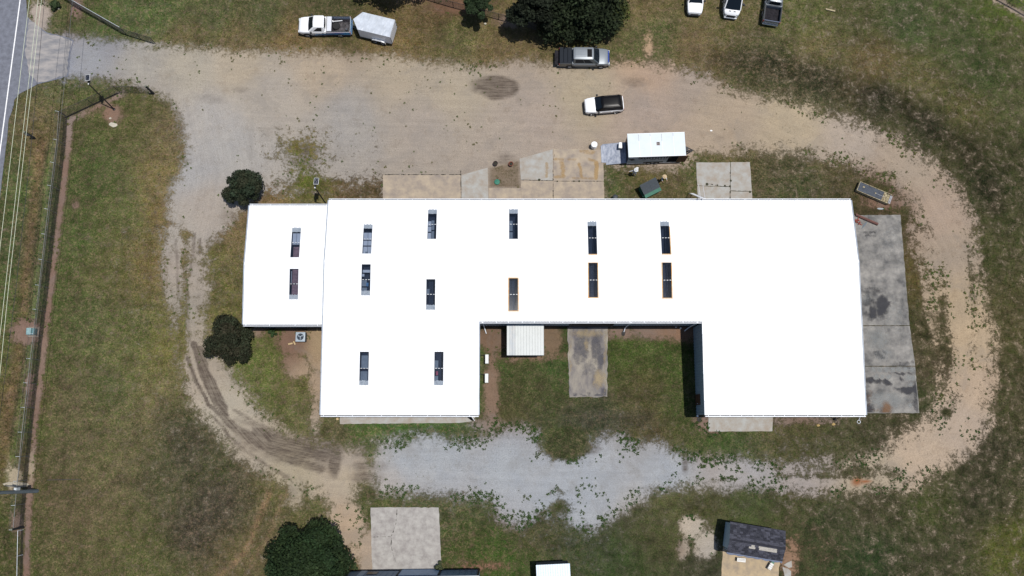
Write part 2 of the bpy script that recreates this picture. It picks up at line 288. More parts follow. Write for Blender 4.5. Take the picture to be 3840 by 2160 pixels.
# streak direction coordinates: distance across / along the wheel tracks
LOOP = [(100,200),(500,230),(1000,270),(1700,290),(2400,310),(2900,400),(3250,560),(3450,720),(3570,950),(3620,1200),(3650,1450),(3500,1680),(3200,1790),(2700,1770),(2100,1780),(1500,1760),(1250,1740),(1000,1680),(830,1500),(740,1300),(700,1050),(720,850),(760,650),(700,400)]
def track_uv(X, Y):
    W = [G(*p) for p in LOOP]; best = np.full(X.shape, 1e18); U = np.zeros(X.shape); V = np.zeros(X.shape); acc = 0
    for a, b in zip(W[:-1], W[1:]):
        e = (b[0]-a[0], b[1]-a[1]); L = math.hypot(*e)
        t = np.clip(((X-a[0])*e[0]+(Y-a[1])*e[1])/L**2, 0, 1)
        dx, dy = X-a[0]-t*e[0], Y-a[1]-t*e[1]; d = dx*dx+dy*dy
        sd = np.sign(e[0]*dy-e[1]*dx)*np.sqrt(d); k = d < best
        best = np.where(k, d, best); U = np.where(k, acc+t*L, U); V = np.where(k, sd, V); acc += L
    return U, V
U, V = track_uv(X, Y)
rust = np.zeros(X.shape)
for cx, cy, rx, ry in RUST:
    rust = np.maximum(rust, np.clip(1.3-np.sqrt(((wx*.3+PXg*.7-cx)/rx)**2+((wy*.3+PYg*.7-cy)/ry)**2), 0, 1))
BC = BC*(1-rust[..., None]*.9)+np.array(s2l((150, 88, 45)))/EXPO*rust[..., None]*.9
M = M+rust*.5
Z = fbm(X, Y, 2.2, 33, 3)*.07; Z = np.where((PXg < 230) & (PYg > 400), Z-.25*np.exp(-((PXg-(150-(PYg-540)*.1))/40)**2), Z)   # shallow roadside ditch
onroad = poly_sdf(PXg, PYg, ROAD) > -14
Z = np.where(onroad, -.02, Z); Z = Z*np.where((X > -30) & (X < 44) & (Y > -1) & (Y < 33), .35, 1)-.012
nx, ny_ = len(xs), len(ys)
me = bpy.data.meshes.new('ground'); me.vertices.add(nx*ny_)
me.vertices.foreach_set('co', np.stack([X, Y, Z], -1).astype(np.float32).ravel())
ii = np.arange(nx*ny_).reshape(ny_, nx); q = np.stack([ii[:-1, :-1], ii[:-1, 1:], ii[1:, 1:], ii[1:, :-1]], -1).reshape(-1, 4)
me.loops.add(q.size); me.loops.foreach_set('vertex_index', q.ravel().astype(np.int32))
me.polygons.add(len(q)); me.polygons.foreach_set('loop_start', np.arange(0, q.size, 4, dtype=np.int32)); me.update(calc_edges=True)
def attr(name, arr):
    a = me.attributes.new(name, 'FLOAT_COLOR', 'POINT'); v = np.ones((nx*ny_, 4), np.float32); v[:, :arr.shape[-1]] = arr.reshape(-1, arr.shape[-1])
    a.data.foreach_set('color', v.ravel())
attr('grass_col', GC); attr('bare_col', BC); attr('masks', np.stack([M*.5+.5, st, ratio], -1))
def sm(v, a, b): return np.clip((v-a)/(b-a), 0, 1)
mott = 1-.86*np.maximum(sm(PXg, 2850, 3350), sm(PYg, 1750, 1950)*sm(PXg, 1700, 2300)); mott = mott*(1-.45*(sm(PXg, 1700, 1850)*sm(PYg, 1150, 1250)*(1-sm(PYg, 1900, 2000))))*(1-.35*np.exp(-(((PXg-720)/260)**2+((PYg-1850)/260)**2)))
attr('trk', np.stack([U, V, mott], -1))
me.shade_smooth()

def ground_mat():
    m, t, b = nodes('ground'); L = t.links.new; N = t.nodes.new
    b.inputs['Roughness'].default_value = .95; b.inputs['Specular IOR Level'].default_value = .1
    geo = N('ShaderNodeNewGeometry')
    def at(n):
        a = N('ShaderNodeAttribute'); a.attribute_name = n; return a
    def noise(scale, detail=5, rough=.6, vec=None, sc3=None, dist=0):
        n = N('ShaderNodeTexNoise'); n.inputs['Scale'].default_value = scale; n.inputs['Detail'].default_value = detail; n.inputs['Roughness'].default_value = rough
        n.inputs['Distortion'].default_value = dist
        v = vec or geo.outputs['Position']
        if sc3:
            mp = N('ShaderNodeMapping'); mp.inputs['Scale'].default_value = sc3; L(v, mp.inputs[0]); v = mp.outputs[0]
        L(v, n.inputs['Vector']); return n.outputs[0]
    def math_(op, a, b_=None, c=None, clamp=False):
        n = N('ShaderNodeMath'); n.operation = op; n.use_clamp = clamp
        for i, v in enumerate((a, b_, c)):
            if v is None: continue
            if isinstance(v, (int, float)): n.inputs[i].default_value = v
            else: L(v, n.inputs[i])
        return n.outputs[0]
    def rng_(v, a, b_, c, d, smooth=False):
        n = N('ShaderNodeMapRange'); n.inputs[1].default_value = a; n.inputs[2].default_value = b_; n.inputs[3].default_value = c; n.inputs[4].default_value = d
        if smooth: n.interpolation_type = 'SMOOTHSTEP'
        L(v, n.inputs[0]); return n.outputs[0]
    def mix(f, a, b_, mode='MIX'):
        n = N('ShaderNodeMix'); n.data_type = 'RGBA'; n.blend_type = mode; n.clamp_result = False
        if isinstance(f, (int, float)): n.inputs[0].default_value = f
        else: L(f, n.inputs[0])
        for i, v in ((6, a), (7, b_)):
            if isinstance(v, tuple): n.inputs[i].default_value = (*v, 1)
            else: L(v, n.inputs[i])
        return n.outputs[2]
    sep = N('ShaderNodeSeparateColor'); L(at('masks').outputs['Color'], sep.inputs[0])
    mask, stain, patch = sep.outputs
    gcol, bcol = at('grass_col').outputs['Color'], at('bare_col').outputs['Color']; trk = at('trk').outputs['Vector']; sx = N('ShaderNodeSeparateXYZ'); L(trk, sx.inputs[0]); mott = sx.outputs[2]
    mm = lambda v: math_('MULTIPLY', v, mott)
    # grass: tufts, straw, moss and bare flecks
    n1, n2, n3, n4 = noise(.8, 5, .62), noise(2.6, 6, .7, dist=.4), noise(7, 4, .75), noise(.16, 4, .55)
    g = mix(rng_(n2, .44, .62, 0, .75), gcol, mix(1.0, gcol, (.62, .92, .52), 'MULTIPLY'))
    g = mix(mm(rng_(noise(3.1, 6, .75), .50, .62, 0, .8)), g, mix(.6, gcol, alb((142, 120, 94))))
    g = mix(mm(rng_(noise(1.35, 7, .75), .53, .63, 0, .6)), g, alb((116, 96, 80)))
    g = mix(rng_(noise(2.3, 6, .75), .55, .64, 0, .7), g, mix(.65, gcol, alb((46, 60, 42))))
    g = mix(mm(rng_(noise(5.7, 3, .6), .64, .70, 0, .2)), g, alb((152, 150, 128)))
    v = math_('MULTIPLY', rng_(n3, .32, .68, .38, 1.8), rng_(n1, .35, .65, .66, 1.3))
    v = math_('MULTIPLY', v, rng_(n4, .35, .65, .86, 1.14))
    cx = N('ShaderNodeCombineColor'); [L(v, cx.inputs[i]) for i in range(3)]
    g = mix(1.0, g, cx.outputs[0], 'MULTIPLY')
    # bare earth, with wheel streaks
    sv = N('ShaderNodeMapping'); sv.inputs['Scale'].default_value = (.10, 1.9, 1); L(trk, sv.inputs[0])
    s1 = noise(1, 5, .65, sv.outputs[0]); 
    sv2 = N('ShaderNodeMapping'); sv2.inputs['Scale'].default_value = (.3, 7, 1); L(trk, sv2.inputs[0]); s2 = noise(1, 4, .6, sv2.outputs[0])
    bcol2 = mix(rng_(noise(.35, 5, .6), .4, .62, 0, .6), bcol, mix(1.0, bcol, (.87, .89, .93), 'MULTIPLY'))
    bcol2 = mix(rng_(noise(.6, 6, .7), .54, .68, 0, .45), bcol2, mix(1.0, bcol, (.7, .66, .62), 'MULTIPLY'))
    bcol2 = mix(rng_(noise(2.1, 6, .75), .56, .70, 0, .5), bcol2, mix(1.0, bcol, (.66, .64, .60), 'MULTIPLY'))
    bv = math_('MULTIPLY', rng_(s1, .3, .7, .93, 1.07), rng_(noise(9, 4, .8), .3, .7, .78, 1.2))
    bv = math_('MULTIPLY', bv, rng_(noise(22, 2, .7), .3, .7, .82, 1.17))
    bv = math_('MULTIPLY', bv, rng_(s2, .3, .7, .965, 1.035))
    cb = N('ShaderNodeCombineColor'); [L(bv, cb.inputs[i]) for i in range(3)]
    be = mix(1.0, bcol2, cb.outputs[0], 'MULTIPLY')
    be = mix(rng_(noise(.22, 7, .72, dist=.8), .52, .64, 0, .5), be, mix(.55, bcol, alb((128, 124, 120))))
    be = mix(rng_(noise(.9, 7, .8), .55, .64, 0, .4), be, mix(.5, bcol, alb((120, 108, 90))))
    be = mix(rng_(noise(1.3, 6, .75), .58, .68, 0, .45), be, mix(1.0, bcol, (1.22, 1.18, 1.12), 'MULTIPLY'))
    fl = rng_(noise(3.2, 4, .7), .64, .68, 0, .6)                       # dark specks, sprouting weeds
    be = mix(fl, be, alb((104, 104, 76)))
    stf = rng_(math_('ADD', stain, math_('MULTIPLY', math_('SUBTRACT', noise(2.2, 6, .7, None, (.45, 1, 1)), .5), math_('MULTIPLY', stain, 1.6))), .12, .7, 0, .95)
    be = mix(math_('MULTIPLY', math_('MULTIPLY', stf, rng_(s2, .40, .56, .68, 1)), rng_(noise(1.7, 7, .8, None, (.4, 1.5, 1)), .36, .58, .62, 1)), be, mix(n3, alb((66, 56, 50)), alb((104, 92, 82))))
    # soft, broken border between the two
    e = math_('MULTIPLY', math_('SUBTRACT', noise(1.1, 7, .68, dist=.6), .5), rng_(patch, 0, 1, .6, 2.2))
    e2 = math_('MULTIPLY', math_('SUBTRACT', noise(3.6, 6, .85), .5), rng_(patch, 0, 1, .8, 2.6))
    f = math_('MULTIPLY', rng_(math_('ADD', math_('ADD', mask, e), e2), .32, .68, 0, 1, True), rng_(mask, .08, .26, 0, 1))
    # half-worn turf just outside the border
    worn = rng_(math_('ADD', mask, math_('MULTIPLY', e, .8)), .06, .45, 0, .62); worn = math_('MULTIPLY', worn, rng_(mask, .02, .22, 0, 1))
    g = mix(worn, g, mix(.45, g, mix(.6, bcol, alb((112, 94, 70)))))
    L(mix(f, g, be), b.inputs['Base Color'])
    bp = N('ShaderNodeBump'); bp.inputs['Strength'].default_value = .8; bp.inputs['Distance'].default_value = .05
    hh = math_('MULTIPLY', math_('ADD', n3, n2), rng_(f, 0, 1, 1, .3)); L(hh, bp.inputs['Height']); L(bp.outputs[0], b.inputs['Normal'])
    return m
me.materials.append(ground_mat())
gr = link('ground', me); struct(gr, 'mown grass field with sandy drive loop')

# ------------------------------------------------------------------ grass tufts and weeds (nobody could count them)
def scatter(name, n, fn, label):
    "fn(px,py,mask,X,Y)-> density 0..1, colour, size; flat little fans of blades"
    Xr = rng.uniform(-60, 60, n); Yr = rng.uniform(-19, 50, n); px, py = toPx(Xr, Yr)
    fr = (px > -60) & (px < 3900) & (py > -60) & (py < 2220)
    Xr, Yr, px, py = Xr[fr], Yr[fr], px[fr], py[fr]
    m = field(px, py, Xr, Yr); dens, col, size, nb = fn(px, py, m, Xr, Yr)
    bad = ((Xr > -19.2) & (Xr < 35.4) & (Yr > 10.4) & (Yr < 23.3)) | ((Xr > -19.2) & (Xr < -3.3) & (Yr > 1) & (Yr < 11)) | ((Xr > 19.2) & (Xr < 35.4) & (Yr > 1) & (Yr < 11)) | ((Xr > -27.5) & (Xr < -19) & (Yr > 10.2) & (Yr < 22.9))
    for pad in PADS_ALL: bad |= poly_sdf(px, py, pad) > 2
    bad |= poly_sdf(px, py, ROAD) > 0
    k = (rng.random(len(Xr)) < dens) & ~bad
    Xr, Yr, col, size = Xr[k], Yr[k], col[k], size[k]
    n = len(Xr); B = nb
    ang = rng.uniform(0, 2*math.pi, (n, 1))+np.arange(B)*2*math.pi/B+rng.normal(0, .35, (n, B))
    ln = size[:, None]*rng.uniform(.55, 1.15, (n, B)); tip = rng.uniform(.12, .5, (n, B))*ln
    wd = ln*rng.uniform(.16, .3, (n, B))
    dx, dy = np.cos(ang), np.sin(ang); r0 = ln*.06
    bx, by = Xr[:, None], Yr[:, None]; z0 = 0.0
    P = np.stack([np.stack([bx+dx*r0, by+dy*r0, bx*0+z0+.01+0*ln], -1),
                  np.stack([bx+dx*ln*.55-dy*wd, by+dy*ln*.55+dx*wd, tip], -1),
                  np.stack([bx+dx*ln, by+dy*ln, tip*.8], -1),
                  np.stack([bx+dx*ln*.55+dy*wd, by+dy*ln*.55-dx*wd, tip*.9], -1)], 2)
    P = P.reshape(-1, 3).astype(np.float32)
    me = bpy.data.meshes.new(name); me.vertices.add(len(P)); me.vertices.foreach_set('co', P.ravel())
    nq = len(P)//4; me.loops.add(nq*4); me.loops.foreach_set('vertex_index', np.arange(nq*4, dtype=np.int32))
    me.polygons.add(nq); me.polygons.foreach_set('loop_start', np.arange(0, nq*4, 4, dtype=np.int32)); me.update(calc_edges=True)
    a = me.attributes.new('leaf_col', 'FLOAT_COLOR', 'POINT'); c = np.ones((n, B, 4, 4), np.float32)
    c[..., :3] = col[:, None, None, :]*rng.uniform(.75, 1.3, (n, B, 1, 1)); a.data.foreach_set('color', c.ravel())
    me.materials.append(LEAF); o = link(name, me); tag(o, label, None, None, 'stuff'); return o, n
def leaf_mat(name):
    m, t, b = nodes(name); a = t.nodes.new('ShaderNodeAttribute'); a.attribute_name = 'leaf_col'
    t.links.new(a.outputs['Color'], b.inputs['Base Color']); b.inputs['Roughness'].default_value = .75; b.inputs['Specular IOR Level'].default_value = .12
    return m
LEAF = leaf_mat('leaf')

PADS = {}   # concrete pads: photo-pixel outlines
PADS['a1'] = [(1436,657),(1727,657),(1728,775),(1436,775)]
PADS['a2'] = [(1730,657),(1829,629),(1832,775),(1731,775)]
PADS['a3'] = [(1833,706),(1953,706),(1955,775),(1834,775)]
PADS['b1'] = [(1948,596),(2073,560),(2073,677),(1953,674)]
PADS['b2'] = [(1953,676),(2073,679),(2074,775),(1956,775)]
PADS['b3'] = [(2075,559),(2262,561),(2264,679),(2075,679)]
PADS['b4'] = [(2075,681),(2264,681),(2267,775),(2076,775)]
PADS['c1'] = [(2611,610),(2738,609),(2737,700),(2614,696)]
PADS['c2'] = [(2740,609),(2812,608),(2819,718),(2739,715)]
PADS['c3'] = [(2614,698),(2737,702),(2736,775),(2619,775)]
PADS['c4'] = [(2739,717),(2819,720),(2824,775),(2738,775)]
PADS['d'] = [(2127,1215),(2278,1215),(2277,1488),(2136,1490)]
PADS['e1'] = [(3180,808),(3376,806),(3410,1220),(3190,1220)]
PADS['e2'] = [(3190,1223),(3411,1223),(3431,1372),(3200,1372)]
PADS['e3'] = [(3200,1375),(3431,1375),(3447,1549),(3210,1550)]
PADS['f'] = [(2655,1545),(2898,1545),(2896,1617),(2657,1618)]
PADS['g'] = [(1275,1545),(1800,1545),(1768,1580),(1720,1586),(1500,1588),(1275,1590)]
PADS['h'] = [(1390,1903),(1645,1903),(1656,2139),(1396,2139)]
PADS['i'] = [(2712,2040),(2945,2060),(2930,2098),(2920,2130),(2918,2190),(2702,2190)]
PADS['j1'] = [(2938,2118),(2968,2102),(2970,2126),(2958,2130)]
PADS['j2'] = [(2934,2126),(2955,2132),(2966,2142),(2964,2190),(2945,2190),(2940,2150)]
PADS_ALL = list(PADS.values())

GN = np.array([(.66, .95, .5), (1.0, .95, .75), (1.2, 1.1, .8), (.8, 1.15, .6), (.95, .8, .7), (1.45, 1.35, 1.05)])
def grass_fn(px, py, m, x, y):
    col = wpts(px, py, GPT)/EXPO*GN[rng.choice(6, len(px), p=[.29, .22, .15, .24, .08, .02])]
    n = fbm(x, y, 1.3, 301, 4)
    d = np.clip(.25-m*2.2, 0, 1)*np.clip(.55+n*3, .15, 1); return d, col*.92, rng.uniform(.05, .15, len(px)), 4
scatter('grass', 90000, grass_fn, 'short patchy grass of the field around the building')
def weed_fn(px, py, m, x, y):
    n = fbm(x, y, 2.4, 401, 4)+.25*fbm(x, y, .8, 402, 2)
    edge = np.exp(-((m-.1)/.45)**2)
    right = (px > 2950)*.5; grav = 2.2*(poly_sdf(px, py, S([(930,1060),(2000,1060),(2000,1240),(1650,1360),(1240,1350),(930,1290)])) > 0)*.9
    gap = (poly_sdf(px, py, [(2020,1800),(2200,1790),(2330,1900),(2200,2000),(2020,2000),(1880,1950)]) > 0)*.6
    gap = np.maximum(gap, (poly_sdf(px, py, [(1240,1860),(1370,1850),(1392,2100),(1300,2110),(1230,1980)]) > 0)*.8)
    drive = (m > .6)*(px < 2300)*(py < 900)*.010
    d = np.clip((edge*(.28+right+grav)+gap)*np.clip(n*5+.12, 0, 1)+drive*np.clip(n*6+.3, 0, 1)*4, 0, 1)*(m > -.35)
    c = np.where((px > 900)[:, None] & (py > 1500)[:, None], np.array([alb((62, 78, 44))]), np.array([alb((92, 94, 58))]))
    c = c*GN[rng.choice(4, len(px), p=[.45, .3, .1, .15])]
    return d, c*.9, rng.uniform(.06, .22, len(px))*np.where((py > 1560) & (px > 1300) & (px < 2800), 1.15, 1)*np.where(m > .9, .8, 1), 7
scatter('weeds', 130000, weed_fn, 'low weeds spreading over the edges of sand and gravel')

def fade_mat(name, col, amt=.85):
    m, t, b = nodes(name); b.inputs['Base Color'].default_value = (*col, 1); b.inputs['Roughness'].default_value = .95; b.inputs['Specular IOR Level'].default_value = .1
    a = t.nodes.new('ShaderNodeAttribute'); a.attribute_name = 'fade'; geo = t.nodes.new('ShaderNodeNewGeometry')
    n = t.nodes.new('ShaderNodeTexNoise'); n.inputs['Scale'].default_value = 2.6; n.inputs['Detail'].default_value = 6; n.inputs['Roughness'].default_value = .7
    t.links.new(geo.outputs['Position'], n.inputs['Vector'])
    ad = t.nodes.new('ShaderNodeMath'); ad.operation = 'MULTIPLY_ADD'; ad.inputs[1].default_value = 1.5; ad.inputs[2].default_value = -.95
    t.links.new(n.outputs[0], ad.inputs[0])
    a2 = t.nodes.new('ShaderNodeMath'); a2.operation = 'ADD'; t.links.new(ad.outputs[0], a2.inputs[0]); t.links.new(a.outputs['Fac'], a2.inputs[1])
    mr = t.nodes.new('ShaderNodeMapRange'); mr.inputs[1].default_value = .0; mr.inputs[2].default_value = .7; mr.inputs[3].default_value = 0; mr.inputs[4].default_value = amt
    t.links.new(a2.outputs[0], mr.inputs[0])
    tr = t.nodes.new('ShaderNodeBsdfTransparent'); mx = t.nodes.new('ShaderNodeMixShader')
    t.links.new(mr.outputs[0], mx.inputs[0]); t.links.new(tr.outputs[0], mx.inputs[1]); t.links.new(b.outputs[0], mx.inputs[2]); t.links.new(mx.outputs[0], t.nodes['Material Output'].inputs[0])
    return m
stn = fade_mat('oil_stain_soft', alb((78, 78, 82)), .8); stp = fade_mat('pale_ring_soft', alb((172, 174, 172)), .6); sto = fade_mat('rust_stain_soft', alb((150, 112, 80)), .6)
def fade_attr(o, vals):
    a = o.data.attributes.new('fade', 'FLOAT', 'POINT'); a.data.foreach_set('value', np.array(vals, np.float32)); return o
# ------------------------------------------------------------------ road and pads
def poly_mesh(name, pts, z, m, parent=None, thick=.0, jitter=.0, step=.35):
    P = [Vector(G(*p)) for p in pts]; out = []
    for a, b in zip(P, P[1:]+P[:1]):
        L = (b-a).length; n = max(1, int(L/step)) if jitter else 1; d = (b-a); nn = Vector((-d.y, d.x)).normalized()
        for i in range(n):
            out.append(a+d*(i/n)+nn*(random.uniform(-jitter, jitter) if i else 0))
    mb = MB(); mb.prism([(p.x, p.y) for p in out], z-thick if thick else z-.05, z)
    return mb.build(name, m, parent)
asph = mat('asphalt', alb((126, 129, 140)), .9, noise=.14, scale=2.2, bump=.3)
o = poly_mesh('road', ROAD, .012, asph, jitter=.03, step=.5); struct(o, 'blue grey asphalt road and entrance apron')
dust = bpy.data.materials.new('dusty_asphalt')
apr = [(110,70),(180,127),(255,146),(272,156),(258,200),(250,282),(196,297),(140,310),(110,280),(95,200)]
o = poly_mesh('driveway_apron', apr, .017, mat('dusty_asphalt_', alb((166, 160, 156)), .95, noise=.2, scale=1.2, stretch=(.5, 1.4, 1), col2=alb((134, 135, 140))), jitter=.12, step=.4); struct(o, 'dusty worn asphalt entrance')
mb = MB(); mb.strip([G(76+(-72)*t, 540*t) for t in (-1.2, 0, .5, 1, 2.2)], .13, .022)
o = mb.build('road_line', mat('road_paint', (.78, .78, .78), .7, noise=.1, scale=5)); struct(o, 'solid white edge line')
cA = mat('concrete_tan', alb((184, 168, 146)), .92, noise=.14, scale=.9, bump=.2, col2=alb((158, 146, 136)))
cB = mat('concrete_pale', alb((176, 176, 172)), .92, noise=.13, scale=1.1, bump=.2, col2=alb((172, 160, 146)))
cC = mat('concrete_grey', alb((150, 146, 140)), .92, noise=.24, scale=.7, bump=.3, col2=alb((100, 99, 98)))
cD = mat('concrete_bottom', alb((182, 178, 172)), .92, noise=.14, scale=1.4, bump=.2, col2=alb((160, 154, 150)))
cE = mat('concrete_court', alb((160, 152, 138)), .92, noise=.2, scale=.5, bump=.2, col2=alb((112, 108, 112)), stretch=(1.6, .7, 1))
def pavement(label, items):
    r = thing('pavement', None, None); struct(r, label); r.name = 'pavement'
    for k, m, j in items: poly_mesh('slab', PADS[k], .045, m, r, thick=.12, jitter=j)
    return r
pv = pavement('tan concrete apron in front of the building', [('a1', cA, .015), ('a2', cB, .012), ('a3', cA, .01), ('b1', cB, .015), ('b2', cA, .01), ('b3', cA, .012), ('b4', cA, .01)])
dk = mat('crack_dirt', alb((58, 56, 46)), .95, noise=.3, scale=8)
def crack(parent, pts, wd=.04, z=.049, gaps=True):
    mb = MB(); W = [Vector(G(*p)) for p in pts]
    for a, b in zip(W[:-1], W[1:]):
        L = (b-a).length; n = max(2, int(L/.18)); prev = a
        for i in range(1, n+1):
            q = a.lerp(b, i/n)+Vector((random.uniform(-.02, .02), random.uniform(-.02, .02)))
            if not gaps or random.random() < .75: mb.strip([prev, q], wd*random.choice([.4, .5, .8, 1, 1.6]), z)
            prev = q
    return mb.build('crack', dk, parent)
for pts, wd in [([(1437,655),(1727,655)], .06), ([(1728,640),(1729,750)], .05), ([(1953,675),(2073,678)], .05), ([(2074,640),(2074,750)], .06), ([(2080,680),(2262,680)], .05), ([(2075,600),(2084,560)], .06)]: crack(pv, pts, wd)
for p, s in [((2022,675), .16), ((2172,680), .12), ((2152,680), .1), ((2090,680), .09)]:
    mb = MB(); mb.lathe([(s, 0), (s*.6, .03), (.01, .05)], (*G(*p), .045), 7); mb.build('crack_weed', mat('weed_dark', alb((66, 66, 44)), .9), pv)
paint = mat('faded_yellow_paint', alb((206, 168, 110)), .9, noise=.2, scale=2.5, col2=alb((182, 160, 132)))
PAINTJOB = pv
pv = pavement('square concrete pad with weedy cracks', [('c1', cB, .03), ('c2', cB, .03), ('c3', cB, .02), ('c4', cB, .03)])
crack(pv, [(2738,640),(2739,700),(2737,745)], .07); crack(pv, [(2645,697),(2660,690),(2700,698),(2737,701)], .06); crack(pv, [(2740,716),(2818,717)], .03)
for p, s in [((2651,691), .17), ((2740,678), .13), ((2737,699), .12), ((2718,697), .12), ((2690,695), .1), ((2738,720), .09), ((2812,720), .14)]:
    mb = MB(); mb.lathe([(s, 0), (s*.6, .03), (.01, .05)], (*G(*p), .045), 7); mb.build('crack_weed', MATS['weed_dark'], pv)
pv = pavement('stained concrete slab in the courtyard', [('d', cE, .07)])
DEFER = pv
pv = pavement('long grey concrete slab along the east wall', [('e1', cC, .03), ('e2', cC, .02), ('e3', cC, .03)])
crack(pv, [(3235,1221),(3411,1221)], .03, gaps=True)
def blotch(pts_px, r, z, m, parent, n=14, name='stain'):
    mb = MB()
    for (x, y), rr in pts_px:
        c = G(x, y); n_ = n; ph = [1+random.uniform(-.22, .22) for _ in range(n_)]
        mb.add([(c[0], c[1], z)]+[(c[0]+rr*r*ph[i]*math.cos(2*math.pi*i/n_), c[1]+rr*r*ph[i]*math.sin(2*math.pi*i/n_), z) for i in range(n_)], [(0, i+1, (i+1) % n_+1) for i in range(n_)])
        z += .0006
    return fade_attr(mb.build(name, m, parent), ([1]+[0]*n)*len(pts_px))
def overlay(parent, quad_px, z, m, fn, res=.13, name='stain'):
    "thin sheet over a slab whose 'fade' attribute holds a worn print or stain"
    Q = [np.array(G(*p)) for p in quad_px]; nu = int(np.linalg.norm(Q[1]-Q[0])/res)+2; nv = int(np.linalg.norm(Q[3]-Q[0])/res)+2
    u, v = np.meshgrid(np.linspace(0, 1, nu), np.linspace(0, 1, nv)); u = u[..., None]; v = v[..., None]
    P = (Q[0]*(1-u)+Q[1]*u)*(1-v)+(Q[3]*(1-u)+Q[2]*u)*v; px, py = toPx(P[..., 0], P[..., 1]); f = fn(px, py, P[..., 0], P[..., 1])
    me = bpy.data.meshes.new(name); ii = np.arange(nu*nv).reshape(nv, nu)
    me.from_pydata([(float(a), float(b), z) for a, b in P.reshape(-1, 2)], [], np.stack([ii[:-1, :-1], ii[:-1, 1:], ii[1:, 1:], ii[1:, :-1]], -1).reshape(-1, 4).tolist())
    me.materials.append(m); return fade_attr(link(name, me, parent), f.ravel())
def blobs(px, py, L):
    f = np.zeros(px.shape)
    for cx, cy, rx, ry, s in L: f = np.maximum(f, s*np.clip(1.6-np.sqrt(((px-cx)/rx)**2+((py-cy)/ry)**2), 0, 1))
    return f
def east_dark(px, py, X, Y):
    wx, wy = px+fbm(X, Y, 1.2, 61)*40, py+fbm(X, Y, 1.2, 62)*40
    f = blobs(wx, wy, [(3312,1150,26,30,1.1),(3266,1180,20,24,1.0),(3255,1140,20,26,.5),(3262,875,26,7,.5),(3265,890,22,6,.5),(3268,1100,40,18,.45),(3285,1422,46,12,1.),(3345,1430,30,14,1.1),(3410,1464,46,14,1.1),(3420,1432,40,8,.8),(3375,1408,50,6,.9),(3255,1540,14,20,.9),(3250,1500,9,40,.5),(3440,1490,14,60,.6),(3300,1330,24,10,.4),(3390,1360,40,12,.35)])
    for cx, cy, r in [(3275+24*i,1386,13) for i in range(7)]+[(3286,1413,13),(3308,1412,12),(3332,1414,13),(3402,1416,15),(3422,1418,14),(3415,1441,11),(3392,1440,12),(3352,1420,20),(3368,1440,16)]:
        f = f*(1-.9*np.clip((r+2-np.sqrt((px-cx)**2+((py-cy)*1.0)**2))/4, 0, 1))
    return f
def east_pale(px, py, X, Y):
    f = blobs(px+fbm(X, Y, 1, 3)*20, py+fbm(X, Y, 1, 4)*20, [(3290,1270,45,40,.6),(3350,1190,40,60,.35),(3320,1500,70,30,.7),(3250,1120,14,20,.6),(3310,1330,30,20,.6),(3340,900,50,50,.3)])
    for cx, cy, r in [(3275+24*i,1386,12) for i in range(7)]+[(3286,1413,12),(3308,1412,11),(3332,1414,12),(3402,1416,14),(3422,1418,13),(3415,1441,10),(3412,1520,11)]: f = np.maximum(f, .75*np.clip((r-np.sqrt((px-cx)**2+(py-cy)**2))/3, 0, 1))
    return f
def letters(px, py, X, Y):
    f = np.zeros(px.shape)
    for pts, wd, a in [([(2236,610),(2238,640),(2234,668)], 7, 1.15), ([(2208,598),(2234,604)], 5, .75), ([(2172,616),(2178,645),(2180,664)], 6, .8), ([(2150,668),(2234,670)], 4, .6), ([(2106,612),(2112,640),(2112,662)], 8, .75), ([(2080,598),(2110,598)], 5, .65), ([(2082,664),(2118,662)], 6, .7), ([(2050,612),(2052,640),(2050,662)], 5, .65), ([(2130,598),(2160,598)], 4, .5), ([(2180,566),(2225,572)], 8, .6)]:
        f = np.maximum(f, a*np.clip(1.5-line_d(px+fbm(X, Y, .5, 7)*8, py, pts)/wd, 0, 1))
    return f
o = overlay(PAINTJOB, [(2040,562),(2260,562),(2262,676),(2040,676)], .0485, fade_mat('faded_yellow_paint_soft', alb((206, 168, 108)), .5), letters, .1, 'painted_marking'); o['label'] = 'faded yellow block lettering on the slab'
EQ = [(3185,810),(3375,808),(3444,1547),(3215,1547)]
overlay(pv, EQ, .0475, stp, east_pale); overlay(pv, EQ, .0500, stn, east_dark)
overlay(pv, EQ, .0525, sto, lambda px, py, X, Y: blobs(px+fbm(X, Y, 1, 8)*20, py, [(3322,1535,16,26,.9),(3262,1490,9,40,.35),(3300,1540,30,8,.3)]))
overlay(DEFER, [(2131,1226),(2275,1226),(2274,1484),(2140,1486)], .0475, fade_mat('damp_stain_soft', alb((104, 104, 112)), .6), lambda px, py, X, Y: blobs(px+fbm(X, Y, 1.5, 8)*50, py+fbm(X, Y, 1.5, 9)*60, [(2190,1290,20,60,.75),(2240,1310,16,60,.8),(2252,1350,14,22,1.),(2165,1320,12,50,.5),(2210,1380,30,30,.35),(2225,1482,40,7,1.1),(2265,1470,12,14,.8),(2150,1480,10,10,.6)]))
overlay(DEFER, [(2131,1226),(2275,1226),(2274,1484),(2140,1486)], .0500, fade_mat('tan_stain_soft', alb((202, 182, 146)), .6), lambda px, py, X, Y: blobs(px+fbm(X, Y, 1.5, 18)*40, py, [(2245,1420,20,30,.8),(2200,1250,60,14,.6),(2137,1350,5,130,.5),(2272,1350,5,130,.5),(2206,1290,6,24,.7)]))
pv = pavement('small concrete pad outside the south east wall', [('f', cB, .02)])
pv = pavement('narrow concrete strip along the south wall', [('g', cB, .03)])
pv = pavement('large pale concrete pad with a curving crack', [('h', cD, .04)])
crack(pv, [(1489,1910),(1485,1960),(1476,1990),(1468,2010),(1467,2050),(1475,2080),(1484,2105)], .05); crack(pv, [(1400,2014),(1468,2012)], .03)
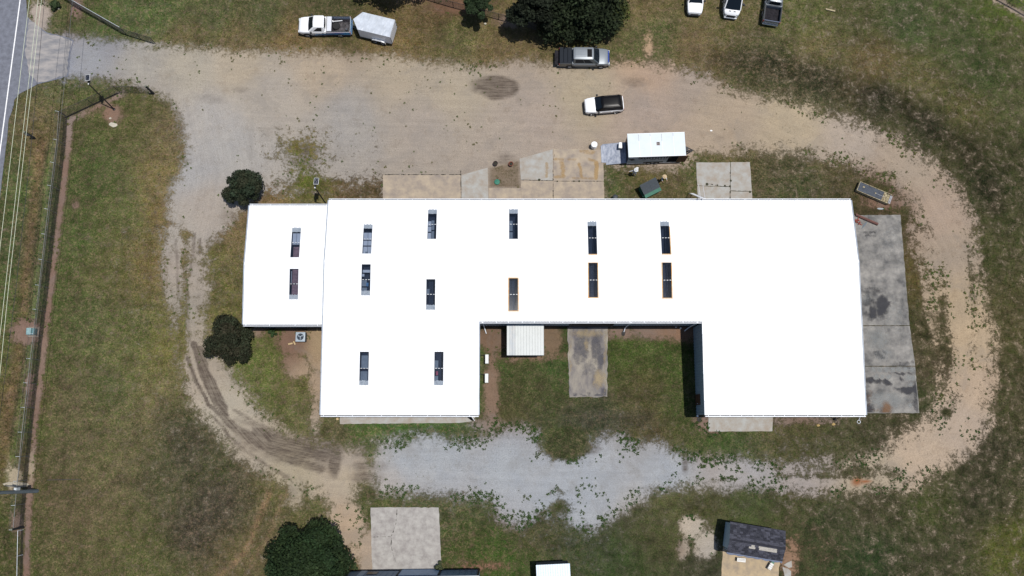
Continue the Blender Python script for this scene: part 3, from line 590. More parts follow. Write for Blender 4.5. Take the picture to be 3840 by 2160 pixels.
pv = pavement('sandy concrete patio under the pavilion eave', [('i', mat('patio_sand', alb((192, 170, 136)), .92, noise=.13, scale=1.1, col2=alb((166, 150, 130))), .03), ('j1', cB, .03), ('j2', cB, .03)])

# ------------------------------------------------------------------ the big white-roofed building
ZE, ZR, ZC = 4.6, 5.4, 5.08
BX0, BX1, BY0, BY1, BYR = -19.1, 35.3, 1.14, 23.27, 16.64
CX0, CX1, CY = -3.33, 19.29, 10.47
AX0, AX1, AY0, AY1, AYR = -27.45, -19.1, 10.27, 22.82, 16.5
AZE, AZR = 4.2, 4.75
def roof_z(y, annex=False):
    if annex: return AZR-(AZR-AZE)*(abs(y-AYR)/(AY1-AYR) if y > AYR else (AYR-y)/(AYR-AY0))
    return ZR-(ZR-ZE)*((y-BYR)/(BY1-BYR) if y > BYR else (BYR-y)/(BYR-BY0))
bld = thing('warehouse_building', 'large white roofed metal warehouse with courtyard notch and skylights', 'warehouse')
RW = mat('white_roof_coating', (.84, .85, .86), .55, noise=.02, scale=.6)
WL = mat('blue_grey_metal_siding', (.27, .345, .40), .55, noise=.06, scale=2)
WT = mat('dark_base_strip', (.012, .013, .016), .8)
GT = mat('galvanised_gutter', (.72, .75, .8), .45, noise=.08, scale=3)
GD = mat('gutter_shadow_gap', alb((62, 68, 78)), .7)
OR = mat('rusty_orange_frame', alb((206, 150, 84)), .8, noise=.35, scale=3, col2=alb((232, 214, 180)))
SKY = [  # top centre, bottom centre (photo px), style, annex
 ((1115,856),(1106,965),'panel_brown',True),((1104,1008),(1100,1122),'brown',True),((1379,843),(1375,951),'pale',False),((1374,991),(1371,1107),'mixed',False),
 ((1620,788),(1616,896),'half',False),((1924,787),(1921,896),'greyleft',False),((1614,1047),(1612,1161),'dark',False),((1923,1044),(1923,1165),'framed',False),
 ((2216,833),(2219,953),'dark_bottom',False),((2486,833),(2493,952),'dark_right',False),((2220,986),(2222,1115),'framed',False),((2495,985),(2497,1117),'framed',False),
 ((1368,1319),(1367,1444),'grey',False),((1647,1319),(1647,1444),'reddot',False)]
wells = []
for a, b, st_, an in SKY:
    def w_(p):
        z = 5.0
        for _ in range(4):
            x, y = G(*p, z); z = roof_z(y, an)
        return x, y
    (xa, ya), (xb, yb) = w_(a), w_(b); xc = (xa+xb)/2
    xc = round((xc-.45)/.3)*.3+.45; wells.append((xc-.45, xc+.45, yb, ya, st_, an))
def roof_patch(mb, x0, x1, y0, y1, annex, holes):
    "ribbed sheet from y0 to y1, cut around the skylight openings"
    p = .3; n0 = int(round(x0/p)); n1 = int(round(x1/p)); xsr = sorted(set([x0]+[i*p for i in range(n0+1, n1)]+[x1]))
    for a, b in zip(xsr[:-1], xsr[1:]):
        segs = [(y0, y1)]
        for hx0, hx1, hy0, hy1 in holes:
            if a >= hx0-.01 and b <= hx1+.01:
                new = []
                for s0, s1 in segs:
                    if hy1 <= s0 or hy0 >= s1: new.append((s0, s1)); continue
                    if hy0 > s0: new.append((s0, hy0))
                    if hy1 < s1: new.append((hy1, s1))
                segs = new
        for s0, s1 in segs:
            if s1-s0 < .02: continue
            z0, z1 = roof_z(s0, annex), roof_z(s1, annex); h = .03; r = .035
            mb.add([(a, s0, z0), (a, s1, z1), (a+r, s0, z0+h), (a+r, s1, z1+h), (a+2*r, s0, z0), (a+2*r, s1, z1), (b, s0, z0), (b, s1, z1)],
                   [(0, 2, 3, 1), (2, 4, 5, 3), (4, 6, 7, 5)])
mb = MB(); hl = [w_[:4] for w_ in wells if not w_[5]]
roof_patch(mb, BX0, BX1, BYR, BY1, False, hl); roof_patch(mb, BX0, BX1, CY, BYR, False, hl)
roof_patch(mb, BX0, CX0, BY0, CY, False, hl); roof_patch(mb, CX1, BX1, BY0, CY, False, hl)
mb.build('roof', RW, bld)
mb = MB(); hl = [w_[:4] for w_ in wells if w_[5]]
roof_patch(mb, AX0, AX1-.05, AYR, AY1, True, hl); roof_patch(mb, AX0, AX1-.05, AY0, AYR, True, hl)
o = mb.build('roof', RW, bld); o['label'] = 'lower roof of the west annex'
mb = MB()
mb.box(BX0, BX1, BYR-.14, BYR+.14, ZR-.01, ZR+.045); mb.build('ridge_cap', RW, bld)
mb = MB(); mb.box(AX0, AX1-.06, AYR-.14, AYR+.14, AZR-.01, AZR+.045); mb.build('ridge_cap', RW, bld)
# rake trim, slightly uneven
def rake(x, ya, yb, zf, side):
    mb = MB(); n = max(3, int(abs(yb-ya)/1.3)); 
    for i in range(n):
        y0 = ya+(yb-ya)*i/n; y1 = ya+(yb-ya)*(i+1)/n; j = random.uniform(-.012, .012)
        vs = []
        for (y, z) in ((y0+.01, zf(y0)), (y1-.01, zf(y1))):
            vs += [(x+side*(.0), y, z-.16), (x+side*(.09+j), y, z-.16), (x+side*(.09+j), y, z+.05), (x+side*(.0), y, z+.05)]
        mb.add(vs, [(0, 1, 2, 3), (4, 7, 6, 5), (0, 4, 5, 1), (1, 5, 6, 2), (2, 6, 7, 3), (3, 7, 4, 0)])
    return mb
rt = mat('rake_trim', alb((176, 186, 200)), .5, noise=.1, scale=2)
for x, ya, yb, an, sd in [(BX0, BY0, BYR, False, -1), (BX0, BYR, BY1, False, -1), (BX1, BY0, BYR, False, 1), (BX1, BYR, BY1, False, 1), (CX0, BY0, CY, False, 1), (CX1, BY0, CY, False, -1), (AX0, AY0, AYR, True, -1), (AX0, AYR, AY1, True, -1)]:
    rake(x, ya, yb, lambda y, an=an: roof_z(y, an), sd).build('rake_trim', rt if sd*x > 0 or x == CX0 else RW, bld)
def siding(name, pts, tops, label=None, door=None):
    "corrugated metal wall between plan points a->b (outside on the right), with tops z(a), z(b)"
    mb = MB(); (ax, ay), (bx_, by_) = pts; L = math.hypot(bx_-ax, by_-ay); dx, dy = (bx_-ax)/L, (by_-ay)/L; nx_, nyy = dy, -dx
    n = int(L/.3); prof = []
    for i in range(n):
        s = i*L/n; st1 = L/n
        prof += [(s, 0), (s+st1*.42, 0), (s+st1*.5, .035), (s+st1*.66, .035), (s+st1*.74, 0)]
    prof.append((L, 0))
    def top(s):
        y = ay+dy*s
        return tops(s) if callable(tops) else tops
    vb = [(ax+dx*s+nx_*d, ay+dy*s+nyy*d, .0) for s, d in prof]; vt = [(x, y, top(prof[i][0])) for i, (x, y, z) in enumerate(vb)]
    k = len(vb); mb.add(vb+vt, [(i, i+1, i+1+k, i+k) for i in range(k-1)])
    o = mb.build(name, WL, bld)
    if label: o['label'] = label
    return o
IN = .12
WALLS = [((BX0, BY1-IN), (BX0, BY1-IN)),]
siding('wall', ((BX1-IN, BY1-IN), (BX0+IN, BY1-IN)), ZE+.01, 'north wall')
siding('wall', ((BX1-IN, BY0+IN), (BX1-IN, BY1-IN)), lambda s: roof_z(BY0+IN+s)-.02, 'east wall')
siding('wall', ((BX0+IN, BY1-IN), (BX0+IN, BY0+IN)), lambda s: roof_z(BY1-IN-s)-.02, 'west wall')
siding('wall', ((BX0+IN, BY0+IN), (CX0-IN, BY0+IN)), ZE, 'south wall of the west wing')
siding('wall', ((CX1+IN, BY0+IN), (BX1-IN, BY0+IN)), ZE, 'south wall of the east wing')
siding('wall', ((CX0-IN, BY0+IN), (CX0-IN, CY)), lambda s: roof_z(BY0+IN+s)-.02, 'courtyard side of the west wing')
siding('wall', ((CX0-IN, CY+IN), (CX1+IN, CY+IN)), ZC-.02, 'north side of the courtyard')
siding('wall', ((CX1+IN, CY), (CX1+IN, BY0+IN)), lambda s: roof_z(CY-s)-.02, 'tall siding on the east side of the courtyard')
siding('wall', ((AX0+IN, AY0+IN), (AX1, AY0+IN)), AZE, 'south wall of the annex')
siding('wall', ((AX0+IN, AY1-IN), (AX0+IN, AY0+IN)), lambda s: roof_z(AY1-IN-s, True)-.02, 'west wall of the annex')
siding('wall', ((AX1, AY1-IN), (AX0+IN, AY1-IN)), AZE, 'north wall of the annex')
for a, b in [((CX0-IN, CY+IN), (CX1+IN, CY+IN)), ((AX0+IN, AY0+IN), (AX1, AY0+IN))]:
    MB().box(a[0], b[0], a[1]-.06, a[1]+.01, 0.02, .75).build('base_strip', WT, bld)  # near-black strip along the foot of these walls
mb = MB(); d0, d1 = G(2135, 1228)[0], G(2286, 1228)[0]
mb.box(d0, d1, CY+IN-.075, CY+IN-.02, .03, 3.4)
for i in range(7): mb.box(d0, d1, CY+IN-.10, CY+IN-.075, .1+i*.48, .13+i*.48)
o = mb.build('roller_door', mat('dark_door', (.015, .017, .02), .6), bld); o['label'] = 'dark overhead door'
for x in (d0-.1, d1): MB().box(x, x+.12, CY+IN-.16, CY+IN+.01, .03, 4.6).build('door_jamb', mat('jamb_dark', alb((48, 54, 62)), .7), bld)
yd = G(2610, 1500)[1]
mb = MB(); mb.box(CX1+IN-.07, CX1+IN+.005, yd-.55, yd+.55, .05, 2.15); o = mb.build('door', mat('brown_door', alb((92, 58, 40)), .7, noise=.1), bld); o['label'] = 'small brown door'
mb = MB(); mb.box(CX1+IN-.12, CX1+IN-.07, yd-.42, yd-.36, 1.0, 1.1); mb.build('door_handle', GT, o)

# gutters
strapm = None
def gutter(x0, x1, y, z, out, gap=1.38):
    mb = MB(); s = out; w_ = .17
    mb.box(x0, x1, min(y, y+s*w_), max(y, y+s*w_), z-.15, z-.14)
    mb.box(x0, x1, min(y+s*(w_-.07), y+s*w_), max(y+s*(w_-.07), y+s*w_), z-.138, z-.03)
    g = mb.build('gutter', GT, bld)
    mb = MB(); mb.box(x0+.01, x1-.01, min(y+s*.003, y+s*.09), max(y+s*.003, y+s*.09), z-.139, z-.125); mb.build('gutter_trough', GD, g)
    me_ = None; x = x0+.3
    while x < x1:
        if me_ is None:
            b_ = MB(); b_.box(-.022, .022, min(-s*.02, s*w_), max(-s*.02, s*w_), -.028, -.018); me_ = b_.mesh('strap', GT)
        link('strap', me_, g, (x, y, z)); x += gap*random.uniform(.85, 1.15)
gutter(BX0, BX1, BY1, ZE, 1, 1.4); gutter(BX0, CX0, BY0, ZE, -1, 1.5); gutter(CX1, BX1, BY0, ZE, -1, 1.1); gutter(CX0, CX1, CY, ZC, -1, 1.4); gutter(AX0, AX1, AY1, AZE, 1, 1.9); gutter(AX0, AX1, AY0, AZE, -1, 2.3)

# skylights: openings with a dark well, glazing of corrugated sheet
GL = glass_mat()
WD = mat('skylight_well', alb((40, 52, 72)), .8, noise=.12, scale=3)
ENDm = mat('frosted_end_sheet', alb((172, 182, 194)), .6, noise=.22, scale=4, stretch=(6, 1, 1), col2=alb((130, 142, 156)))
PALE = mat('white_insulation', alb((236, 240, 246), 1.0), .7, noise=.03, scale=3)
BRN = mat('reddish_brown_boards', alb((132, 104, 106), 1.6), .85, noise=.25, scale=3)
GRY = mat('grey_insulation', alb((128, 136, 142), 1.6), .8, noise=.1, scale=2)
PUR = mat('dark_purlin', alb((36, 44, 62)), .7)
LAP = mat('lap_strip', (.7, .74, .78), .4, noise=.3, scale=12)
REDm = mat('red_object', alb((170, 70, 90), 1.5), .6); BLUm = mat('blue_tarp', alb((70, 120, 160), 1.5), .6)
for (x0, x1, y0, y1, sty, an) in wells:
    zf = lambda y: roof_z(y, an); L = y1-y0; ym = (y0+y1)/2; wd = 1.25
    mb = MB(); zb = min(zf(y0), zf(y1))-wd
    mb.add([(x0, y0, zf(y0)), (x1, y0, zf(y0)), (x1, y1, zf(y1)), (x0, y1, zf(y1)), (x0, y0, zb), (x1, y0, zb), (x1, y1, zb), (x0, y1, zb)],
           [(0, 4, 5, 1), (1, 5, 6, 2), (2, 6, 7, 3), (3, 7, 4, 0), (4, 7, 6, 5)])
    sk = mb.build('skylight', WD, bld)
    sk['label'] = {'panel_brown': 'skylight over pale sheet and brown boards', 'brown': 'skylight over brown boards', 'pale': 'skylight over white panels', 'mixed': 'skylight over mixed stored things', 'half': 'half pale skylight', 'greyleft': 'dark skylight with grey strip', 'dark': 'plain dark skylight', 'framed': 'dark skylight with rusty orange frame', 'dark_bottom': 'dark skylight with orange lower edge', 'dark_right': 'dark skylight with orange right edge', 'grey': 'greyish skylight', 'reddot': 'dark skylight over a red thing'}[sty]
    mb = MB(); n = 10; step = (x1-x0)/n      # corrugated sheet
    pr = [(x0+(x1-x0)*q/40, .024+.0034*math.sin(2*math.pi*q/5)) for q in range(41)]
    ya, yb = y0, y1
    segs = [(ya, ya+L*.5-.03), (ya+L*.5+.03, yb)]
    for s0, s1 in ((ya, yb),):
        vb = [(x, s0, zf(s0)+d) for x, d in pr]; vt = [(x, s1, zf(s1)+d) for x, d in pr]; k = len(vb)
        mb.add(vb+vt, [(i, i+1, i+1+k, i+k) for i in range(k-1)])
    mb.build('glazing', GL, sk, smooth=True)
    for i in range(3):
        xx = x0+.1+i*.3; MB().box(xx, xx+.17, ym-.025, ym+.025, zf(ym)+.042, zf(ym)+.06).build('lap_strip', LAP, sk)
    if not sty == 'framed':      # frosted overlap sheet at the eave side end
        north = ym > (AYR if an else BYR); e0, e1 = (y1-.42, y1+.02) if north else (y0-.02, y0+.42)
        mb = MB()
        for i in range(n):
            xx = x0+step*i; a_, b_ = e0+random.uniform(-.02, .02), e1+random.uniform(-.02, .08)
            mb.add([(xx+.004, a_, zf(a_)+.045), (xx+step*.5, a_, zf(a_)+.062), (xx+step-.004, a_, zf(a_)+.045), (xx+.004, b_, zf(b_)+.045), (xx+step*.5, b_, zf(b_)+.062), (xx+step-.004, b_, zf(b_)+.045)], [(0, 1, 4, 3), (1, 2, 5, 4)])
        mb.build('end_sheet', ENDm, sk)
    if sty in ('framed', 'dark_bottom', 'dark_right'):
        mb = MB(); t = .09
        def fr(a, b, c, d): mb.add([(a, c, zf(c)+.05), (b, c, zf(c)+.05), (b, d, zf(d)+.05), (a, d, zf(d)+.05), (a, c, zf(c)), (b, c, zf(c)), (b, d, zf(d)), (a, d, zf(d))], [(0, 1, 2, 3), (0, 4, 5, 1), (1, 5, 6, 2), (2, 6, 7, 3), (3, 7, 4, 0)])
        if sty == 'framed': fr(x0-t, x0, y0-t, y1+t); fr(x1, x1+t, y0-t, y1+t); fr(x0, x1, y0-t, y0); fr(x0, x1, y1, y1+t)
        if sty == 'dark_bottom': fr(x0, x1, y0-t, y0)
        if sty == 'dark_right': fr(x1, x1+t, y0-t, y1-.5); fr(x0, x1, y0-t, y0)
        mb.build('frame', OR, sk)
    def lay(name, m, fx0, fx1, fy0, fy1, dz):
        mb = MB(); a, b, c, d = x0+(x1-x0)*fx0+.004, x0+(x1-x0)*fx1-.004, y0+L*fy0+.004, y0+L*fy1-.004
        mb.box(a, b, c, d, zf(ym)-dz-.03, zf(ym)-dz); mb.build(name, m, sk)
    P_, I_ = 'purlin', 'ceiling_panel'
    if sty == 'panel_brown': lay(I_, PALE, .05, 1, .46, .84, .3); lay(I_, BRN, .18, 1, 0, .38, .3); lay(P_, PUR, 0, 1, .40, .43, .2); lay(P_, PUR, .5, .53, .44, .84, .24)
    elif sty == 'brown': lay(I_, BRN, .2, 1, 0, 1, .3); lay(I_, PALE, .08, .14, .55, .95, .28); lay(P_, PUR, 0, 1, .5, .53, .2)
    elif sty == 'pale': lay(I_, PALE, 0, .92, 0, .27, .3); lay(I_, PALE, 0, .92, .3, .47, .3); lay(I_, PALE, 0, .92, .49, .74, .3); lay(P_, PUR, .5, .54, 0, .8, .22); lay(P_, PUR, 0, 1, .27, .3, .2); lay(I_, GRY, .25, .5, 0, .1, .25)
    elif sty == 'mixed': lay(I_, PALE, .05, .9, .75, .84, .3); lay(I_, PALE, 0, .25, .62, .71, .3); lay(I_, GRY, 0, .55, .3, .5, .3); lay(I_, BLUm, .5, .75, .3, .42, .28); lay(I_, GRY, .0, .6, .08, .26, .3)
    elif sty == 'half': lay(I_, PALE, 0, .38, 0, .24, .3); lay(I_, PALE, 0, .38, .28, .45, .3); lay(I_, PALE, 0, .38, .47, .63, .3); lay(I_, GRY, .4, .72, 0, .3, .35); lay(I_, GRY, .4, .72, .34, .66, .35)
    elif sty == 'greyleft': lay(I_, GRY, 0, .4, 0, .26, .3); lay(I_, GRY, 0, .4, .3, .64, .3)
    elif sty == 'dark': lay(I_, GRY, 0, .35, .5, .7, .35); lay(P_, PUR, .35, .4, 0, 1, .2)
    elif sty == 'grey': lay(I_, GRY, .05, .85, .08, .42, .35); lay(I_, GRY, .1, .85, .5, .9, .35)
    elif sty == 'reddot': lay(I_, REDm, .15, .4, .3, .42, .3); lay(I_, GRY, 0, .4, .08, .28, .4); lay(I_, GRY, .0, .4, .5, .75, .4)
    else: lay(P_, PUR, .55, .6, 0, 1, .25)

# downpipes and small fittings
zinc = MATS['galvanised_gutter']
def downpipe(x, y, z, px_out):
    mb = MB(); mb.tube((x, y-.1, z-.1), (x, y-.1, .5), .05); mb.tube((x, y-.1, .5), (x+px_out[0], y+px_out[1], .12), .05); return mb.build('downpipe', zinc, bld, smooth=True)
downpipe(-2.95, CY+.05, ZC, (.2, -.7)); downpipe(G(2342, 1228)[0], CY+.02, ZC, (-.1, -.5)); downpipe(CX1-.5, CY+.02, ZC, (-.35, -.4))
mb = MB(); mb.tube((CX0-IN+.14, CY-.3, ZC-.2), (CX0-IN+.14, BY0+.3, ZE-.1), .045); mb.build('pipe', mat('pale_conduit', (.7, .75, .82), .4), bld)
mb = MB(); hx, hy = G(3220, 1582, 3.6)
mb.tube((hx, BY0, 4.2), (hx, hy+.2, 3.7), .03); 
for i in range(16):
    t0, t1 = 2*math.pi*i/16, 2*math.pi*(i+1)/16; mb.tube((hx+.16*math.cos(t0), hy+.16*math.sin(t0), 3.65), (hx+.16*math.cos(t1), hy+.16*math.sin(t1), 3.65), .025, n=5)
mb.build('hanging_ring', zinc, bld)
mb = MB(); px_, py_ = G(3129, 1572, 0); mb.tube((px_, BY0+.1, 3.2), (px_, py_, .4), .035); mb.lathe([(.12, 0), (.14, .25), (.1, .4)], (px_, py_, 0), 10); mb.build('vent_pipe', WT, bld)

# ------------------------------------------------------------------ vehicles
WHITE = mat('white_car_paint', (.8, .81, .82), .3, noise=.01, coat=.4)
SILV = mat('silver_grey_paint', (.21, .235, .26), .42, metal=.2, noise=.02, coat=.4)
GREYP = mat('steel_grey_paint', (.085, .1, .112), .4, metal=.3, noise=.03, coat=.4)
BLKP = mat('gloss_black_paint', (.004, .004, .005), .34, noise=.0, spec=.18)
CGL = mat('car_glass', (.008, .012, .018), .1, noise=0, spec=.22)
RUB = mat('rubber', (.012, .012, .013), .85)
RIM = mat('wheel_rim', (.42, .43, .45), .35, metal=.7)
PLA = mat('black_plastic', (.015, .016, .018), .6)
CHR = mat('chrome', (.75, .76, .78), .12, metal=1, noise=.01)
LENS = mat('clear_lamp', (.7, .74, .78), .1, noise=.02, coat=.5)
TAIL = mat('red_lamp', (.35, .02, .02), .25, coat=.4)
BEDL = mat('bed_liner', (.022, .021, .025), .95, noise=.3, scale=5, spec=.1)
_wheel = {}
def wheel(parent, x, y, r, wd=.24):
    key = (r, wd, y > 0)
    if key not in _wheel:
        t = MB(); s = 1 if y > 0 else -1
        t.lathe([(r*.55, -wd/2), (r*.93, -wd/2), (r, -wd/2+.04), (r, wd/2-.04), (r*.93, wd/2), (r*.62, wd/2)], (0, 0, 0), 20, 'y')
        k = MB(); k.lathe([(r*.60, s*(wd/2-.05)), (r*.60, s*(wd/2-.01)), (r*.2, s*(wd/2-.03)), (.02, s*(wd/2))], (0, 0, 0), 16, 'y')
        for i in range(5):
            a = 2*math.pi*i/5; k.tube((0, s*(wd/2-.005), 0), (r*.56*math.cos(a), s*(wd/2-.005), r*.56*math.sin(a)), .03, n=5)
        _wheel[key] = (t.mesh('tyre', RUB, True), k.mesh('rim', RIM))
    tm, km = _wheel[key]
    o = link('wheel', tm, parent, (x, y, r)); link('rim', km, o); return o
def hull(stations, mt, parent, name='body'):
    "stations front to back: (x, halfwidth, z bottom, z shoulder, z top centre)"
    rings = []
    for x, w_, zb, zs, zt in stations:
        h = [(w_*.9, zb), (w_*.985, zb+.1), (w_, zb+(zs-zb)*.55), (w_*.985, zs-.07), (w_*.93, zs), (w_*.6, zs+(zt-zs)*.8), (0, zt)]
        rings.append([(x, y, z) for y, z in h]+[(x, -y, z) for y, z in h[-2::-1]])
    mb = MB(); mb.loft(rings); return mb.build(name, mt, parent, smooth=True)
def greenhouse(parent, belt, roof, mt, windows, roofmat=None, name='cabin'):
    "belt=(xf,xb,w,z) roof=(xf,xb,w,z); windows: list of (side, u0,u1,v0,v1[,label])"
    (bf, bb, bw, bz), (rf, rb, rw, rz) = belt, roof
    rings = []
    def ring(f, b, w_, z, c): return [(f-c, w_, z), (f, w_-c*1.6, z), (f, -w_+c*1.6, z), (f-c, -w_, z), (b+c, -w_, z), (b, -w_+c, z), (b, w_-c, z), (b+c, w_, z)]
    mb = MB(); mb.loft([ring(bf, bb, bw, bz, .1), ring(rf, rb, rw, rz-.04, .1)])
    cab = mb.build(name, mt, parent, smooth=True)
    mb = MB(); mb.loft([ring(rf+.02, rb-.01, rw+.005, rz-.038, .1), ring(rf-.05, rb+.05, rw-.06, rz, .12), ring(rf-.3, rb+.3, rw-.35, rz+.035, .12)])
    rfm = mb.build('roof', roofmat or mt, parent, smooth=True)
    P = lambda u, s, v: Vector((bf+(bb-bf)*u, s*bw, bz)).lerp(Vector((rf+(rb-rf)*u, s*rw, rz-.04)), v)+Vector((0, s*.012, 0))
    for wn in windows:
        sd, u0, u1, v0, v1 = wn[:5]; mb = MB()
        if sd in ('L', 'R'):
            s = 1 if sd == 'L' else -1; w0 = wn[5] if len(wn) > 5 else 0
            mb.quad(P(u0, s, v0), P(u1, s, v0), P(u1, s, v1), P(u0+w0, s, v1)); nm = 'side_window'
        else:
            f = sd == 'F'; a, b = (bf, rf) if f else (bb, rb); o_ = .014 if f else -.014
            Q = lambda t, v: Vector((a+(b-a)*v+o_, (bw+(rw-bw)*v-.1)*t, bz+(rz-.04-bz)*v+.01))
            Qm = lambda v: Q(0, v)+Vector((.05 if f else -.03, 0, 0))
            pts0 = [Q(u0*2-1, v0), Qm(v0), Q(u1*2-1, v0)]; pts1 = [Q(u0*2-1, v1), Qm(v1), Q(u1*2-1, v1)]
            mb.add(pts0+pts1, [(0, 1, 4, 3), (1, 2, 5, 4)]); nm = 'windscreen' if f else 'rear_window'
        mb.build(nm, CGL, parent)
    return cab, rfm
def mirror(parent, x, y, z):
    s = 1 if y > 0 else -1; mb = MB(); mb.bbox(x-.1, x+.1, min(y, y+s*.2), max(y, y+s*.2), z, z+.19, .03); return mb.build('mirror', PLA, parent)
def lamp(parent, x0, x1, y0, y1, z0, z1, mt=None, name='headlight'):
    mb = MB(); mb.bbox(x0, x1, y0, y1, z0, z1, .02); return mb.build(name, mt or LENS, parent)
def box_part(name, m, parent, *a, b=.02):
    mb = MB(); mb.bbox(*a, b) if b else mb.box(*a); return mb.build(name, m, parent)
def place2(pf, pb, zf=1.0):
    "front and back points in photo px at height z -> centre, heading, length"
    a, b = Vector(G(*pf, zf)), Vector(G(*pb, zf)); d = a-b
    return ((a+b)/2), math.atan2(d.y, d.x), d.length

def pickup(label, pf, pb, paint, crew=False, tail_open=False, bed_items=True, group=None):
    c, rz, L = place2(pf, pb, 1.0); L = min(max(L, 5.4), 6.1); t = thing('pickup_truck', label, 'pickup truck', (c.x, c.y, 0), rz, group)
    W = .98; f = L/2; cabf = f-1.15; cabb = cabf-(3.05 if crew else 2.0); rear = -f
    hull([(f, W*.72, .45, .78, .84), (f-.08, W*.84, .4, .95, 1.0), (f-.3, W*.93, .38, 1.05, 1.12), (f-.7, W*.98, .36, 1.1, 1.18), (cabf-.1, W, .36, 1.14, 1.22), (cabf-.6, W, .34, 1.16, 1.2), (cabb+.03, W, .34, 1.16, 1.18), (cabb, W*.99, .34, 1.16, 1.18)], paint, t)
    mb = MB()
    for y in (-.5, 0, .5): mb.tube((f-.25, y, 1.09), (cabf-.1, y*1.05, 1.205), .012, n=5)
    mb.build('hood_crease', paint, t)
    ln = cabf-cabb
    win = [('F', .0, 1, .08, .95), ('B', .1, .9, .15, .88)]
    for sd in ('L', 'R'):
        if crew: win += [(sd, .2, .52, .18, .88, .06), (sd, .55, .9, .18, .88)]
        else: win += [(sd, .26, .8, .15, .88, .16)]
    greenhouse(t, (cabf, cabb+.06, W*.94, 1.14), (cabf-.72, cabb+.12, W*.72, 1.86), paint, win)
    # bed
    b0, b1 = cabb-.05, rear+.02; zt = 1.2; mb = MB()
    for s in (1, -1):
        o = MB(); o.bbox(b1, b0, min(s*W, s*(W-.11)), max(s*W, s*(W-.11)), .42, zt, .03); o.build('bed_side', paint, t)
        mb2 = MB(); mb2.box(b1+.03, b0-.03, min(s*(W-.02), s*(W-.12)), max(s*(W-.02), s*(W-.12)), zt, zt+.012); mb2.build('bed_rail', PLA, t)
    box_part('bed_front', paint, t, b0-.06, b0, -W+.11, W-.11, .5, zt)
    box_part('bed_floor', BEDL, t, b1, b0-.06, -W+.11, W-.11, .5, .66, b=0)
    if tail_open: box_part('tailgate', BEDL, t, b1-.52, b1, -W+.12, W-.12, .64, .70)
    else: box_part('tailgate', paint, t, b1-.06, b1, -W+.11, W-.11, .55, zt)
    box_part('rear_bumper', CHR, t, rear-.16, rear+.0, -W*.9, W*.9, .38, .54)
    box_part('front_bumper', PLA if paint == WHITE else CHR, t, f-.12, f+.1, -W*.84, W*.84, .36, .6, b=.05)
    box_part('grille', PLA, t, f-.02, f+.03, -.5, .5, .62, .86)
    for s in (1, -1):
        lamp(t, f-.22, f+.0, min(s*.56, s*.84), max(s*.56, s*.84), .74, .92)
        lamp(t, rear-.02, rear+.1, min(s*(W-.13), s*(W+.005)), max(s*(W-.13), s*(W+.005)), .72, 1.1, TAIL, 'tail_light')
        mirror(t, cabf-.35, s*W, 1.12)
        for x in (f-.95, rear+1.2):
            wheel(t, x, s*(W-.09), .39)
            mb = MB(); n = 12; vs = [(x+.47*math.cos(math.pi*i/n), s*(W+.004), .40+.47*math.sin(math.pi*i/n)) for i in range(n+1)]; mb.add(vs+[(x, s*(W+.004), .36)], [(i, i+1, n+1) for i in range(n)]); mb.build('wheel_arch', PLA, t)
        box_part('side_step', PLA, t, cabb+.1, cabf-.1, min(s*(W-.05), s*(W+.04)), max(s*(W-.05), s*(W+.04)), .36, .42)
        for x in ((cabf-.98, cabb+.35) if crew else (cabb+.35,)): box_part('door_handle', CHR if crew else PLA, t, x-.11, x+.11, min(s*W, s*(W+.03)), max(s*W, s*(W+.03)), .98, 1.03)
    return t, b0, b1, W, zt, cabf, cabb, f

t, b0, b1, W, zt, cf, cb, f = pickup('white single cab pickup with blue tail and loaded open bed', (1119,93), (1314,94), WHITE)
box_part('toolbox', mat('toolbox_aluminium', (.6, .62, .66), .4, noise=.06, scale=8), t, b0-.58, b0-.06, -W+.1, W-.1, zt-.05, zt+.1)
BLU = mat('blue_wrap', alb((60, 140, 190), 1.8), .35, noise=.15, coat=.4); MAG = mat('magenta_wrap', alb((180, 80, 170), 1.6), .35, coat=.4); NVY = mat('navy_wrap', alb((40, 60, 104), 1.2), .35)
for s in (1, -1):
    y = s*(W+.006)
    def wrap(nm, m, pts, dy=0): 
        mb = MB(); mb.add([(x, y+s*dy, z) for x, z in pts], [tuple(range(len(pts)))]); mb.build(nm, m, t)
    wrap('blue_graphic', BLU, [(b1, .45), (b1, 1.17), (b1+.9, 1.17), (b1+1.7, .98), (b0+1.1, .72), (b0+1.5, .5), (b0+.9, .44)])
    wrap('navy_graphic', NVY, [(b1+.0, .44), (b1+.0, .6), (b0-.2, .74), (b0+1.0, .62), (b0+1.2, .44)], .002)
    wrap('magenta_graphic', MAG, [(b1+.7, 1.02), (b1+.8, 1.14), (b1+1.5, 1.16), (b0+.1, 1.08), (b1+1.4, 1.0)], .004)
box_part('tailgate_graphic', BLU, t, b1-.068, b1-.0605, -W+.14, W-.14, .58, 1.18, b=0)
base = t
def onto(parent, lx, ly, lz, rz=0):
    m = Matrix.Translation(parent.location) @ Matrix.Rotation(parent.rotation_euler.z, 4, 'Z'); p = m @ Vector((lx, ly, lz)); return (p.x, p.y, p.z), parent.rotation_euler.z+rz
loc, r_ = onto(t, b0-1.05, .05, .67)
k = thing('spare_wheel', 'big black tyre lying in the bed of the white pickup', 'tyre', loc, r_)
mb = MB(); mb.lathe([(.2, 0), (.4, .0), (.44, .06), (.44, .24), (.38, .3), (.2, .28)], n=20); mb.build('tyre', RUB, k, smooth=True)
mb = MB(); mb.lathe([(.2, .1), (.2, .2), (.06, .22), (.01, .25)], n=14); mb.build('rim', GREYP, k)
loc, r_ = onto(t, b0-1.0, -.45, .72)
